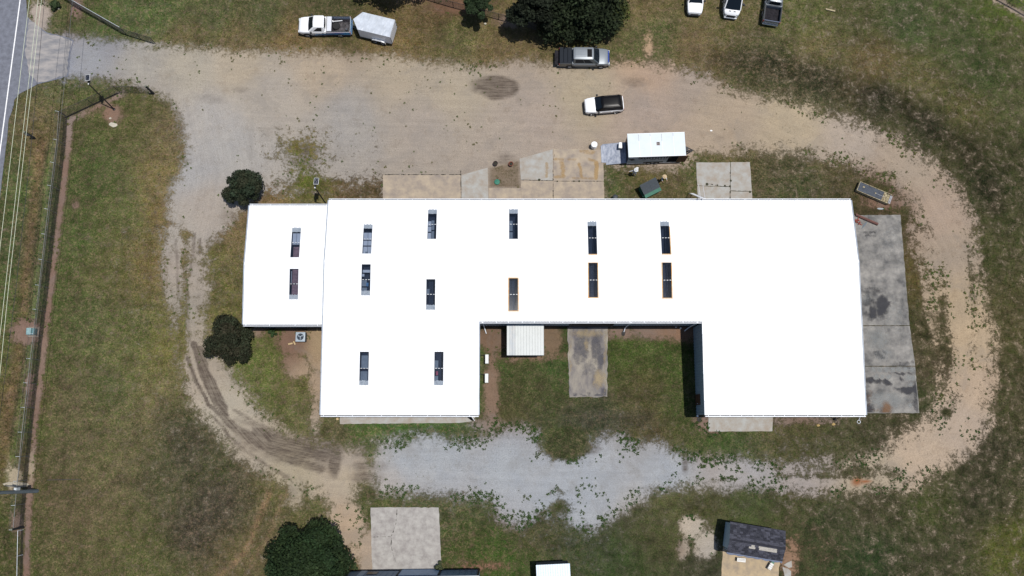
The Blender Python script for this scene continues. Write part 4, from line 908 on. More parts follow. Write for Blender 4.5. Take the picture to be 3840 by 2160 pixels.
k = thing('mount_pole', 'white pole lying in the bed of the white pickup', 'pole', loc, r_+R(6)); mb = MB(); mb.tube((-.75, 0, .3), (.3, 0, .3), .045); mb.build('tube', WHITE, k); MB().box(.28, .36, -.1, .1, .05, .4).build('foot', WHITE, k)
loc, r_ = onto(t, b1+.4, .5, .67); k = thing('bucket', 'small dark bucket with pale lid in the pickup bed corner', 'bucket', loc, r_)
mb = MB(); mb.lathe([(.12, 0), (.15, .3)], n=12); mb.build('pail', PLA, k); mb = MB(); mb.lathe([(.1, .305), (.1, .33)], (.02, -.02, 0), n=10); mb.build('lid', GREYP, k)
loc, r_ = onto(t, b1+.95, .1, .67); k = thing('tarp_bundle', 'crumpled dark load spread in the pickup bed', 'bundle', loc, r_)
mb = MB(); n = 9; vs = [(-.75+1.5*i/(n-1), -.55+1.1*j/(n-1), random.uniform(.02, .16)) for j in range(n) for i in range(n)]
mb.add(vs, [(j*n+i, j*n+i+1, (j+1)*n+i+1, (j+1)*n+i) for j in range(n-1) for i in range(n-1)]); mb.build('tarp', mat('dusty_tarp', (.06, .055, .058), .9, noise=.5, scale=4), k, smooth=True)

t, b0, b1, W, zt, cf, cb, f = pickup('silver grey crew cab pickup with sunroof and lowered tailgate beside the big tree', (2286,213), (2097,211), SILV, crew=True, tail_open=True)
for o in t.children:
    if o.name.startswith(('body', 'bed_side', 'bed_front', 'cabin')): o.data.materials[0] = GREYP if not o.name.startswith('body') else SILV
COV = mat('vinyl_bed_cover', (.016, .02, .027), .8, noise=.06, spec=.2)
n = 3
for i in range(n):
    a, b = b1+.02+(b0-b1)*i/n, b1-.01+(b0-b1)*(i+1)/n; o = box_part('bed_cover_panel', COV, t, a, b, -W+.07, W-.07, zt+.0125, zt+.045)
box_part('sunroof', BLKP, t, cf-1.42, cf-.9, -.46, .46, 1.885, 1.915); box_part('bug_deflector', mat('blue_deflector', alb((36, 74, 170)), .3, coat=.5), t, f-.2, f-.06, -.7, .7, 1.0, 1.1)
mb = MB()
for y in (-.45, -.15, .15, .45): MB().box(cb+.35, cf-1.5, y-.02, y+.02, 1.89, 1.91).build('roof_rib', SILV, t)

def suv(label, pf, pb, paint, roofmat, black=False, L=4.4, group=None, name='parked_suv', cat='suv'):
    c, rz, _ = place2(pf, pb, 1.0); t = thing(name, label, cat, (c.x, c.y, 0), rz, group); W = .92; f = L/2
    hull([(f, W*.62, .4, .62, .68), (f-.1, W*.8, .3, .84, .9), (f-.35, W*.92, .28, .95, 1.02), (f-.9, W*.98, .28, 1.0, 1.08), (f-1.3, W, .28, 1.02, 1.1), (-f+.8, W, .28, 1.04, 1.08), (-f+.2, W*.95, .3, 1.02, 1.04), (-f+.02, W*.84, .36, .95, 1.0)], paint, t)
    greenhouse(t, (f-1.12, -f+.1, W*.95, 1.0), (f-1.85, -f+.42, W*.78, 1.6), BLKP if black else paint, [('F', 0, 1, .06, .96), ('B', .08, .92, .15, .9)]+[(s, u0, u1, .15, .9, w0) for s in 'LR' for u0, u1, w0 in ((.14, .42, .1), (.44, .7, 0), (.73, .93, 0))], roofmat)
    box_part('front_bumper', PLA, t, f-.1, f+.06, -W*.74, W*.74, .28, .5, b=.05); box_part('rear_bumper', PLA, t, -f-.05, -f+.1, -W*.82, W*.82, .3, .56, b=.04)
    box_part('grille', PLA, t, f-.05, f+.02, -.45, .45, .55, .7)
    mb = MB()
    for s in (1, -1):
        mirror(t, f-1.45, s*W, 1.0); lamp(t, f-.35, f-.08, min(s*.45, s*.76), max(s*.45, s*.76), .72, .86); lamp(t, -f-.02, -f+.1, min(s*.55, s*.8), max(s*.55, s*.8), .7, .86, TAIL, 'tail_light')
        for x in (f-.85, -f+.85):
            wheel(t, x, s*(W-.1), .34, .22)
            mb = MB(); n = 12; vs = [(x+.42*math.cos(math.pi*i/n), s*(W+.004), .33+.42*math.sin(math.pi*i/n)) for i in range(n+1)]; mb.add(vs+[(x, s*(W+.004), .3)], [(i, i+1, n+1) for i in range(n)]); mb.build('wheel_arch', PLA, t)
        MB().tube((f-2.2, s*.62, 1.66), (-f+.7, s*.62, 1.64), .022, n=6).build('roof_rail', BLKP if black else PLA, t)
        for x in (f-1.75, -f+1.4): box_part('door_handle', paint, t, x-.1, x+.1, min(s*W, s*(W+.03)), max(s*W, s*(W+.03)), .84, .88)
        box_part('side_sill', PLA, t, -f+1.2, f-1.2, min(s*(W-.04), s*(W+.015)), max(s*(W-.04), s*(W+.015)), .26, .38)
    return t
t = suv('white compact suv with glossy black roof parked on the sandy drive', (2192,395), (2339,383), WHITE, BLKP, True, 4.35)
suv('white hatchback nosing into frame, leftmost of the three vehicles at the top edge', (2607,55), (2612,-90), WHITE, WHITE, False, 4.3, 'vehicles parked at the top edge', 'parked_car', 'car')

# white van, front towards the camera
c, rz, _ = place2((2742,68), (2762,-110), 1.0); L = 5.2
t = thing('parked_van', 'white van with black grille, middle of the three vehicles at the top edge', 'van', (c.x, c.y, 0), rz, 'vehicles parked at the top edge'); f = L/2; W = .98
hull([(f, W*.66, .4, .8, .86), (f-.1, W*.8, .34, 1.0, 1.06), (f-.4, W*.92, .32, 1.15, 1.22), (f-.85, W*.98, .3, 1.26, 1.34), (f-1.1, W, .3, 1.3, 1.36), (-f+.1, W, .3, 1.3, 1.34), (-f, W*.97, .34, 1.28, 1.3)], WHITE, t)
greenhouse(t, (f-.52, -f+.04, W*.97, 1.22), (f-1.5, -f+.1, W*.84, 2.2), WHITE, [('F', 0, 1, .08, .96), ('B', .1, .9, .3, .9)]+[(s, .12, .3, .1, .6, .08) for s in 'LR'])
box_part('grille', PLA, t, f-.1, f+.05, -.5, .5, .56, .92, b=.05); box_part('front_bumper', WHITE, t, f-.12, f+.08, -.72, .72, .32, .56, b=.05)
for s in (1, -1):
    lamp(t, f-.38, f-.06, min(s*.5, s*.8), max(s*.5, s*.8), .8, 1.0, mat('smoky_headlight', (.08, .1, .12), .2, coat=.5)); mirror(t, f-1.3, s*W, 1.3); mirror(t, f-1.28, s*(W+.12), 1.2)
    box_part('hood_vent', GREYP, t, f-.44, f-.34, min(s*.14, s*.38), max(s*.14, s*.38), 1.19, 1.235, b=0)
    for x in (f-.9, -f+1.0): wheel(t, x, s*(W-.1), .35, .22)
me_ = text_mesh('--- --- ----', .11); 
# dark-bedded pickup seen from behind
c, rz, _ = place2((2918,-105), (2893,84), 1.0)
t, b0, b1, W, zt, cf, cb, f = pickup('silver pickup with empty black bed, rightmost of the three vehicles at the top edge', (2918,-105), (2893,84), SILV, crew=True, group='vehicles parked at the top edge')
box_part('tailgate_cap', CHR, t, b1-.07, b1+.01, -W+.12, W-.12, zt+.002, zt+.02, b=0)
bpy.data.meshes.remove(me_)

# ------------------------------------------------------------------ trailers
def frame_from(px4, z):
    "roof corners: front-left, front-right, rear-right, rear-left -> centre, heading, length, width"
    P = [Vector(G(*p, z)) for p in px4]; c = sum(P, Vector((0, 0)))/4; fr = (P[0]+P[1])/2; re = (P[2]+P[3])/2; d = fr-re
    return c, math.atan2(d.y, d.x), d.length, ((P[0]-P[1]).length+(P[3]-P[2]).length)/2
SHEET = mat('white_trailer_roof', (.5, .54, .6), .3, noise=.1, scale=1.3, bump=.6)
SIDE = mat('white_trailer_side', (.72, .73, .76), .35, noise=.03, scale=2)
FEN = mat('bright_aluminium', (.75, .76, .78), .25, metal=.6)
c, rz, L, W2 = frame_from([(1341,111), (1359,44), (1480,75), (1462,138)], 2.15)
t = thing('cargo_trailer', 'white v nose cargo trailer parked on the grass behind the white pickup', 'trailer', (c.x, c.y, 0), rz)
hl_, hw = L/2, W2/2; plan = [(-hl_, hw), (hl_, hw), (hl_+.78, 0), (hl_, -hw), (-hl_, -hw)]
mb = MB(); mb.prism(plan[::-1], .42, 2.12); mb.build('body', SIDE, t)
n = 4
for i in range(n):
    a, b = -hl_+L*i/n, -hl_+L*(i+1)/n-.008; o = MB(); m_ = 5
    vs = [(a+(b-a)*u/m_, -hw-.01+(2*hw+.02)*v/m_, 2.135+random.uniform(-.012, .02)+.03*(1-abs(v/m_-.5)*2)) for v in range(m_+1) for u in range(m_+1)]
    o.add(vs, [(v*(m_+1)+u, v*(m_+1)+u+1, (v+1)*(m_+1)+u+1, (v+1)*(m_+1)+u) for v in range(m_) for u in range(m_)]); o.build('roof_panel', SHEET, t)
mb = MB(); mb.prism([(hl_, hw), (hl_, -hw), (hl_+.79, 0)], 2.125, 2.15); mb.build('nose_roof', SHEET, t)
for s in (1, -1):
    y0, y1 = sorted((s*hw, s*(hw+.24))); mb = MB(); fx = -.35
    prof = [(fx-.85, .42), (fx-.72, .78), (fx-.4, .86), (fx+.4, .86), (fx+.72, .78), (fx+.85, .42)]
    mb.add([(x, y0, z) for x, z in prof]+[(x, y1, z) for x, z in prof], [(i, i+1, i+7, i+6) for i in range(5)]); mb.build('fender', FEN, t)
    for x in (fx-.42, fx+.42): wheel(t, x, s*(hw+.1), .31, .19)
    box_part('lower_rail', GREYP, t, -hl_, hl_, min(s*hw, s*(hw+.02)), max(s*hw, s*(hw+.02)), .40, .47, b=0)
box_part('ramp_door', SIDE, t, -hl_-.05, -hl_, -hw+.02, hw-.02, .45, 2.08)
for s in (1, -1):
    MB().tube((-hl_-.07, s*(hw-.03), .5), (-hl_-.07, s*(hw-.03), 2.0), .018, n=5).build('hinge_bar', PLA, t)
for z in (.55, 1.1, 1.7): box_part('hinge', PLA, t, -hl_-.08, -hl_-.05, -hw, -hw+.16, z, z+.1, b=0)
mb = MB(); y = -hw-.006
mb.add([(x, y, z) for x, z in [(-.62, 1.75), (-.42, 1.82), (-.30, 1.72), (-.44, 1.62), (-.40, 1.35), (-.47, 1.34), (-.52, 1.64)]], [tuple(range(7))]); mb.build('dark_bird_logo', PLA, t)
mb = MB()
for i in range(9): mb.box(-.05-i*.11-.08+.9*0, -.05-i*.11+.9*0, y-.004, y, 1.42+.02*(i % 3)-.0*i, 1.50+.015*(i % 2))
for o in (mb.build('red_script', mat('red_script', alb((150, 80, 100)), .6), t),): o.location.x = .6
mb = MB(); mb.tube((hl_+.6, 0, .45), (hl_+1.6, 0, .45), .05); mb.tube((hl_+.1, .5, .43), (hl_+1.5, 0, .45), .04); mb.tube((hl_+.1, -.5, .43), (hl_+1.5, 0, .45), .04); mb.build('tongue', GREYP, t)
MB().tube((hl_+1.3, 0, .05), (hl_+1.3, 0, .6), .04).build('jack', PLA, t)

ZT = 2.75
c, rz, L, W2 = frame_from([(2567,496), (2573,582), (2358,588), (2351,504)], ZT)
t = thing('work_trailer', 'long grey enclosed trailer lettered summit with rear ramp and side door open', 'trailer', (c.x, c.y, 0), rz)
hl_, hw = L/2, W2/2; GSD = mat('grey_trailer_side', (.42, .49, .54), .4, noise=.05)
mb = MB(); mb.box(-hl_+.1, hl_, -hw, hw, .5, ZT-.03); mb.build('body', GSD, t)
n = 5
for i in range(n):
    a, b = -hl_+L*i/n+.004, -hl_+L*(i+1)/n-.004; MB().box(a, b, -hw-.02, hw+.02, ZT-.03, ZT+random.uniform(-.002, .004)).build('roof_panel', mat('trailer_roof_white', (.56, .62, .66), .4, noise=.03, scale=.8), t)
    if i: MB().box(a-.022, a+.014, -hw, hw, ZT+.005, ZT+.012).build('roof_seam', WHITE, t)
for i, (fx, y0, y1) in enumerate([(.2, .35, .95), (.6, .3, .95), (.8, .7, .98), (.4, .75, .98)]):
    MB().box(-hl_+L*fx-.03, -hl_+L*fx-.005, hw*y0, hw*y1, ZT+.013, ZT+.016).build('seam_dirt', mat('seam_dirt', alb((120, 124, 128)), .9, noise=.4, scale=9), t)
for s in (1, -1): box_part('roof_trim', WHITE, t, -hl_, hl_, min(s*hw, s*(hw+.05)), max(s*hw, s*(hw+.05)), ZT-.08, ZT+.025, b=0)
v = box_part('roof_vent', mat('vent_frame', alb((196, 180, 176)), .6), t, -hl_+L*.53-.19, -hl_+L*.53+.19, -.19+.1, .19+.1, ZT+.005, ZT+.04)
for y in (.03, .19): box_part('vent_slot', BLKP, v, -hl_+L*.53-.13, -hl_+L*.53+.13, y-.055, y+.055, ZT+.041, ZT+.047, b=0)
ys_ = -hw-.004
lm = text_mesh('Summit', .95, .004); o = link('lettering', lm, t); lm.materials.append(mat('lettering_dark', (.012, .014, .02), .6)); o.location = (-.15, ys_-.01, 1.92); o.rotation_euler = (R(90), 0, 0); o.scale = (1.25, 1, 1)
o['label'] = 'dark word Summit on the side'
mb = MB(); 
for a, b in [(-1.45, -1.05), (-.6, -.25), (-.2, 0), (.3, .42), (.5, .72), (.8, 1.0), (1.05, 1.2)]: mb.box(a, b, ys_-.008, ys_, 1.52, 1.64)
mb.build('small_lettering', MATS['lettering_dark'], t)
mb = MB(); mb.add([(x, ys_-.006, z) for x, z in [(-3.05, 1.95), (-2.65, 2.02), (-2.2, 1.98), (-2.45, 1.75), (-2.15, 1.6), (-2.6, 1.45), (-2.8, 1.7)]], [tuple(range(7))]); mb.build('arrow_logo', MATS['lettering_dark'], t)
mb = MB(); mb.add([(x, ys_-.010, z) for x, z in [(-2.35, 2.3), (-1.95, 2.25), (-2.3, 2.1), (-2.1, 1.95), (-2.45, 2.05)]], [tuple(range(5))]); mb.build('logo_highlight', WHITE, t)
box_part('side_skirt', WHITE, t, -hl_+.1, hl_-.7, ys_-.03, ys_+.0, .42, .53, b=0)
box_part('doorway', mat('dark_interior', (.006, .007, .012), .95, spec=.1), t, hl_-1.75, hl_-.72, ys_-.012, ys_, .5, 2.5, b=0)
d_ = box_part('side_door', mat('plywood_brown', alb((96, 66, 40), 1.5), .8, noise=.15), t, hl_-.7, hl_+.3, ys_-.05, ys_-.01, .55, 2.55, b=0); d_['label'] = 'brown backed side door swung open'
for x in (-.45, .42):
    wheel(t, x-.15, -hw+.06, .36, .2)
for x in (-.45, .42): wheel(t, x-.15, hw-.06, .36, .2)
mb = MB(); mb.box(-1.2, .95, ys_-.02, ys_-.0, .5, .82); mb.build('wheel_cutout', PLA, t)
mb = MB(); mb.tube((hl_, .7, .5), (hl_+1.3, 0, .5), .06); mb.tube((hl_, -.7, .5), (hl_+1.3, 0, .5), .06); mb.tube((hl_, 0, .5), (hl_+1.4, 0, .5), .05); mb.tube((hl_+.5, -.42, .5), (hl_+.5, .42, .5), .05); mb.box(hl_+.2, hl_+.7, -.2, .25, .5, .95); mb.build('hitch_frame', PLA, t)
rmp = mat('checker_ramp', alb((112, 120, 138)), .6, noise=.35, scale=2.2, col2=alb((196, 202, 214)), stretch=(2, 1, 1), metal=.2)
mb = MB(); r0, r1 = -hl_+.1, -hl_-2.6; mb.add([(r0, -hw+.05, .55), (r0, hw-.1, .55), (r1+.25, hw-.1, .1), (r1, hw-.3, .1), (r1, -hw+.35, .1), (r1+.5, -hw+.3, .1), (r1+.5, -hw+.05, .1)] +
    [(r0, -hw+.05, .49), (r0, hw-.1, .49), (r1+.25, hw-.1, .05), (r1, hw-.3, .05), (r1, -hw+.35, .05), (r1+.5, -hw+.3, .05), (r1+.5, -hw+.05, .05)], [(0, 1, 2, 3, 4, 5, 6), (13, 12, 11, 10, 9, 8, 7)]+[(i, (i+1) % 7, (i+1) % 7+7, i+7) for i in range(7)])
mb.build('rear_ramp', rmp, t)
box_part('rear_opening', BLKP, t, -hl_+.08, -hl_+.1, -hw+.06, hw-.06, .56, ZT-.15, b=0)

# ------------------------------------------------------------------ things around the trailer
def bin_(px, z, label, name, cat, fn, rz=0):
    p = G3(*px, z); k = thing(name, label, cat, (p.x, p.y, 0), rz); fn(k); return k
WP = mat('white_plastic', (.72, .73, .73), .5, noise=.04)
def barrel(k):
    MB().lathe([(.28, .02), (.31, .08), (.31, .3), (.33, .33), (.31, .36), (.31, .6), (.33, .63), (.31, .66), (.30, .9)], n=18).build('drum', WP, k, smooth=True)
    MB().lathe([(.33, .895), (.34, .93), (.3, .95), (.05, .955)], n=18).build('lid', WHITE, k)
bin_((2229,541), .95, 'white plastic drum with lid at the corner of the concrete apron', 'plastic_drum', 'drum', barrel)
def cooler(k):
    MB().bbox(-.2, .2, -.33, .33, .1, .62, .05).build('tub', mat('cooler_green_grey', alb((150, 166, 160)), .5), k); MB().bbox(-.215, .215, -.345, .345, .62, .78, .05).build('lid', WHITE, k)
k = bin_((2327,546), .9, 'white lidded cart standing on the trailer ramp', 'rolling_bin', 'bin', cooler, R(-6)); k.location.z = .32
p = G3(2308, 737, .9)
k = thing('trash_can', 'round black trash can by the building wall left of the dumpster', 'trash can', (p.x, p.y, 0)); DKP = mat('charcoal_plastic', (.035, .04, .048), .6)
MB().lathe([(.22, 0), (.25, .7), (.27, .72)], n=18).build('can', DKP, k, smooth=True); MB().lathe([(.28, .721), (.28, .76), (.2, .82), (.03, .84)], n=18).build('lid', DKP, k, smooth=True)
# dumpster
A, B_, C_, D_ = [Vector(G(*p, 1.45)) for p in ((2399,694), (2459,664), (2482,710), (2423,743))]
c = (A+B_+C_+D_)/4; d = (B_-A); rz = math.atan2(d.y, d.x); Lx = d.length; Ly = (C_-B_).length
k = thing('dumpster', 'green dumpster with ribbed black lids near the north wall', 'dumpster', (c.x, c.y, 0), rz)
GRN = mat('dumpster_green', alb((32, 112, 90)), .6, noise=.15, scale=2); LID = mat('lid_plastic', (.03, .042, .055), .7, noise=.1)
x0, x1, y0, y1 = -Lx/2, Lx/2, -Ly/2, Ly/2
mb = MB(); mb.loft([[(x0+.05, y0+.12, .12), (x1-.05, y0+.12, .12), (x1-.05, y1-.08, .12), (x0+.05, y1-.08, .12)], [(x0+.05, y0+.02, 1.1), (x1-.05, y0+.02, 1.1), (x1-.05, y1-.02, 1.45), (x0+.05, y1-.02, 1.45)]]); mb.build('bin', GRN, k)
mb = MB(); mb.add([(x0, y0, 1.12), (x1, y0, 1.12), (x1, y0+.5, 1.26), (x0, y0+.28, 1.2)], [(0, 1, 2, 3)]); mb.build('front_rim', GRN, k)
for a, b in ((x0, -.01), (.01, x1)):
    mb = MB(); ya, yb = y0+.36, y1; za, zb = 1.24, 1.5; mb.add([(a, ya, za), (b, ya, za), (b, yb, zb), (a, yb, zb), (a, ya, za-.03), (b, ya, za-.03), (b, yb, zb-.03), (a, yb, zb-.03)], [(0, 1, 2, 3), (7, 6, 5, 4), (0, 4, 5, 1), (1, 5, 6, 2), (2, 6, 7, 3), (3, 7, 4, 0)])
    l = mb.build('lid', LID, k)
    for i in range(7):
        x = a+.07+(b-a-.1)*i/6.6; m_ = MB(); m_.add([(x, ya+.05, za+.01), (x+.05, ya+.05, za+.01), (x+.05, yb-.05, zb), (x, yb-.05, zb), (x, ya+.05, za+.045), (x+.05, ya+.05, za+.045), (x+.05, yb-.05, zb+.035), (x, yb-.05, zb+.035)], [(4, 5, 6, 7), (0, 1, 5, 4), (1, 2, 6, 5), (2, 3, 7, 6), (3, 0, 4, 7)]); m_.build('rib', LID, l)
for s in (x0-.08, x1): box_part('fork_pocket', GRN, k, s, s+.08, y0+.3, y1-.3, .6, .75, b=0)

# ladder against the north wall
fx, fy = G(2583, 724); tx, ty = fx+.02, BY1+.14
k = thing('extension_ladder', 'aluminium ladder leaning on the north gutter of the warehouse', 'ladder', (fx, fy, 0)); ALU = mat('ladder_aluminium', (.78, .8, .83), .35, metal=.3)
dv = Vector((0, ty-fy, 5.0)); 
for s in (0, .46): MB().tube((s, 0, 0), Vector((s, 0, 0))+dv*1.08, .038, n=6).build('rail', ALU, k)
for i in range(17):
    q = dv*(i+1)/17*1.05; MB().tube(Vector((0, 0, 0))+q, Vector((.46, 0, 0))+q, .02, n=5).build('rung', ALU, k)
q = dv*1.08
for s in (0, .46): MB().tube(Vector((s, 0, 0))+q, Vector((s-.1, -.55, 5.1)), .022, n=5).build('stand_off', ALU, k)

# pots, septic lid, boulder slab
for px, lb, c_ in [((1858,613), 'dark round fire pot, left of two beside the dirt square', (70, 52, 50)), ((1916,615), 'terracotta pot, right of two above the dirt square', (150, 84, 62))]:
    p = G3(*px, .3); k = thing('planter_pot', lb, 'pot', (p.x, p.y, 0)); m_ = mat('pot_%d' % c_[0], alb(c_), .8, noise=.15)
    MB().lathe([(.16, 0), (.24, .35), (.27, .36), (.27, .42), (.23, .42), (.2, .36), (.19, .3), (.01, .29)], n=16).build('pot', m_, k, smooth=True)
    MB().lathe([(.19, .305), (.02, .33)], n=10).build('soil', dk, k)
p = G3(1864, 682, .1); k = thing('septic_lid', 'round green plastic lid in the dirt square', 'lid', (p.x, p.y, 0)); TG = mat('teal_plastic', alb((24, 126, 102)), .6, noise=.08)
MB().lathe([(.31, 0), (.31, .1), (.29, .13), (.02, .15)], n=24).build('cover', TG, k)
for i in range(6):
    a = i*math.pi/3; MB().tube((.06*math.cos(a), .06*math.sin(a), .15), (.26*math.cos(a), .26*math.sin(a), .135), .01, n=4).build('rib', TG, k)
def slabstone(px, sx, sy, rz, label, m, name='stone_slab', cat='stone', h=.08):
    p = G3(*px, 0); mb = MB(); n = 9
    ring = lambda s_, z: [(sx*s_*(1+.0*i)*math.cos(2*math.pi*i/n)*ph[i], sy*s_*math.sin(2*math.pi*i/n)*ph[i], z) for i in range(n)]
    ph = [random.uniform(.82, 1.12) for _ in range(n)]
    mb.loft([ring(1, 0), ring(.98, h*.7), ring(.85, h)]); o = mb.build(name, m, None, (p.x, p.y, 0), rz=rz); return tag(o, label, cat)
PS = mat('pale_stone', alb((206, 198, 180)), .9, noise=.08, scale=4, bump=.4)
slabstone((424,468), .5, .28, R(-8), 'cream stone slab on the bare patch near the gate fence', PS)
slabstone((414,444), .16, .12, .3, 'small cream stone just above the larger slab', PS)
slabstone((221,33), .12, .1, 0, 'small white stone marker near the upper fence', PS, 'stone_marker')
slabstone((2667,490), .14, .1, 0, 'lone white scrap on the sandy drive above the trailer', WP, 'plastic_scrap', 'scrap', .04)
slabstone((1820,90), .17, .12, .3, 'white lump below the small tree at the top', PS, 'pale_rock', 'rock', .12)
p = G3(3114, 38, .1); mb = MB(); mb.box(-.55, .55, -.08, .08, 0, .1); o = mb.build('timber_beam', mat('pale_timber', alb((186, 172, 138)), .85, noise=.2, scale=5, stretch=(1, 6, 1)), None, (p.x, p.y, .05), rz=R(-14)); tag(o, 'short pale timber lying in the upper right grass', 'timber')

# weathered flatbed frame on the grass, steel beam, scraps
A, B_, C_, D_ = [Vector(G(*p, .5)) for p in ((3206,711), (3231,683), (3347,732), (3337,767))]
c = (A+B_+C_+D_)/4; d = ((C_+D_)-(A+B_))/2; rz = math.atan2(d.y, d.x); Lx = d.length; Wy = ((A-B_).length+(C_-D_).length)/2
k = thing('dock_ramp', 'weathered dark loading ramp with broken pale end in the grass', 'ramp', (c.x, c.y, 0), rz)
DKD = mat('weathered_dark_deck', alb((84, 90, 100)), .9, noise=.22, scale=3, stretch=(1, 3, 1)); PLE = mat('broken_pale_wood', alb((190, 180, 146)), .9, noise=.3, scale=5, col2=alb((120, 100, 76)))
MB().box(-Lx/2+.05, Lx/2-1.0, -Wy/2+.06, Wy/2-.06, .1, .5).build('deck', DKD, k)
for s in (1, -1): MB().box(-Lx/2, Lx/2-.1, min(s*(Wy/2-.055), s*Wy/2), max(s*(Wy/2-.055), s*Wy/2), .08, .56).build('side_rail', PLE, k)
MB().box(-Lx/2, -Lx/2+.05, -Wy/2+.06, Wy/2-.06, .08, .56).build('end_rail', PLE, k)
for i in range(7):
    x = Lx/2-.98+i*.15; j = random.uniform(-.05, .05); MB().box(x, x+.12, -Wy/2+.06+abs(j), Wy/2-.07-abs(j), .3, .42+random.uniform(0, .08)).build('plank', PLE if i < 5 else mat('grey_plank', alb((176, 176, 180)), .9, noise=.3, scale=6), k)
for x, y, sx, sy in ((-Lx/2+.5, .05, .12, .1), (0, -.05, .1, .07), (.9, -.25, .1, .1)): MB().box(x, x+sx*1.6, y, y+sy*1.6, .50, .53).build('patch', PLE, k)
MB().box(-.0, 1.1, -.02, .02, .5, .512).build('strap', MATS['grey_plank'], k)
a, b = G3(3208, 806, .1), G3(3291, 842, .1); d = b-a; k = thing('steel_beam', 'rusty brown steel beam lying across the corner of the east slab', 'beam', ((a.x+b.x)/2, (a.y+b.y)/2, .05), math.atan2(d.y, d.x)); RU = mat('rust_brown', alb((98, 64, 56)), .85, noise=.25, scale=4)
l = d.length/2
MB().box(-l, l, -.02, .02, .02, .2).build('web', RU, k)
MB().box(-l, l, -.13, -.02, .0, .2).build('flange', RU, k); MB().box(-l, l, .02, .13, .0, .2).build('flange', mat('rust_brown_pale', alb((122, 84, 74)), .85, noise=.2), k)
p = G3(3241, 845, .06); mb = MB(); mb.prism([(-.5, 0), (-.2, .07), (.3, .08), (.52, .02), (.3, -.07), (-.2, -.06)], 0, .04); o = mb.build('steel_strip', mat('blue_steel', alb((70, 90, 106)), .5), None, (p.x, p.y, .05), rz=R(50)); tag(o, 'narrow blue grey metal blade on the east slab', 'blade')
RED = mat('rusty_red', alb((150, 72, 56)), .8, noise=.3, scale=6)
for (px, py, ang, L_) in [(3208,829,20,.8), (3216,826,70,.7), (3222,838,-35,.6)]:
    p = G3(px, py, .08); mb = MB(); mb.box(-L_/2, L_/2, -.045, .045, 0, .09); mb.box(-.05, .05, -.2, .2, .09, .14); o = mb.build('scrap_bar', RED, None, (p.x, p.y, .05), rz=R(ang)); tag(o, {20: 'topmost rusty red scrap bar at the north end of the east slab', 70: 'middle, steepest rusty red scrap bar by the east wall', -35: 'lowest rusty red scrap bar, nearest the grey blade'}[ang], 'scrap bar', 'rusty red bars by the east wall')
slabstone((3301,783), .36, .12, 0, 'pale blue grey board lying in the grass below the weathered ramp', mat('pale_board', alb((176, 186, 190)), .7), 'board', 'board', .05)

# ------------------------------------------------------------------ solar yard lamps
PVM = mat('solar_cells', (.008, .011, .022), .2, coat=.5)
def solar_lamp(base, top, panel, label, rz):
    b = Vector((*G(*base), 0)); tp = Vector((*G(*top, 5.4), 5.4)); pn = Vector((*G(*panel, 5.7), 5.7))
    k = thing('solar_lamp', label, 'lamp', tuple(b)); blk = mat('black_post', (.012, .012, .014), .6)
    MB().tube((0, 0, 0), tp-b, .075, .055, n=8).build('post', blk, k)
    MB().lathe([(.16, 0), (.16, .06), (.08, .1)], n=10).build('foot', blk, k)
    MB().tube(tp-b, pn-b+Vector((0, -.3, -.08)), .03, n=6).build('arm', blk, k)
    MB().lathe([(.07, 0), (.07, .05), (.02, .07)], tuple(tp-b), n=8).build('cap', WP, k)
    q = pn-b; o = MB().box(-.25, .25, -.36, .36, -.03, 0).build('panel_frame', WHITE, k, tuple(q), rz=rz); o.rotation_euler = (R(-8), 0, rz)
    for i in range(3):
        for j in range(5): MB().box(-.225+i*.152, -.080+i*.152, -.335+j*.135, -.206+j*.135, .001, .008).build('solar_cell', PVM, o)
    MB().bbox(-.12, .12, -.2, .2, -.22, -.08, .03).build('lamp_head', blk, k, tuple(tp-b+Vector((0, .25, .05))))
    return k
solar_lamp((428,410), (332,315), (328,291), 'solar lamp post leaning over the gate fence by the entrance', R(9))
solar_lamp((1232,778), (1181,704), (1186,679), 'solar lamp post in front of the annex corner', R(-3))

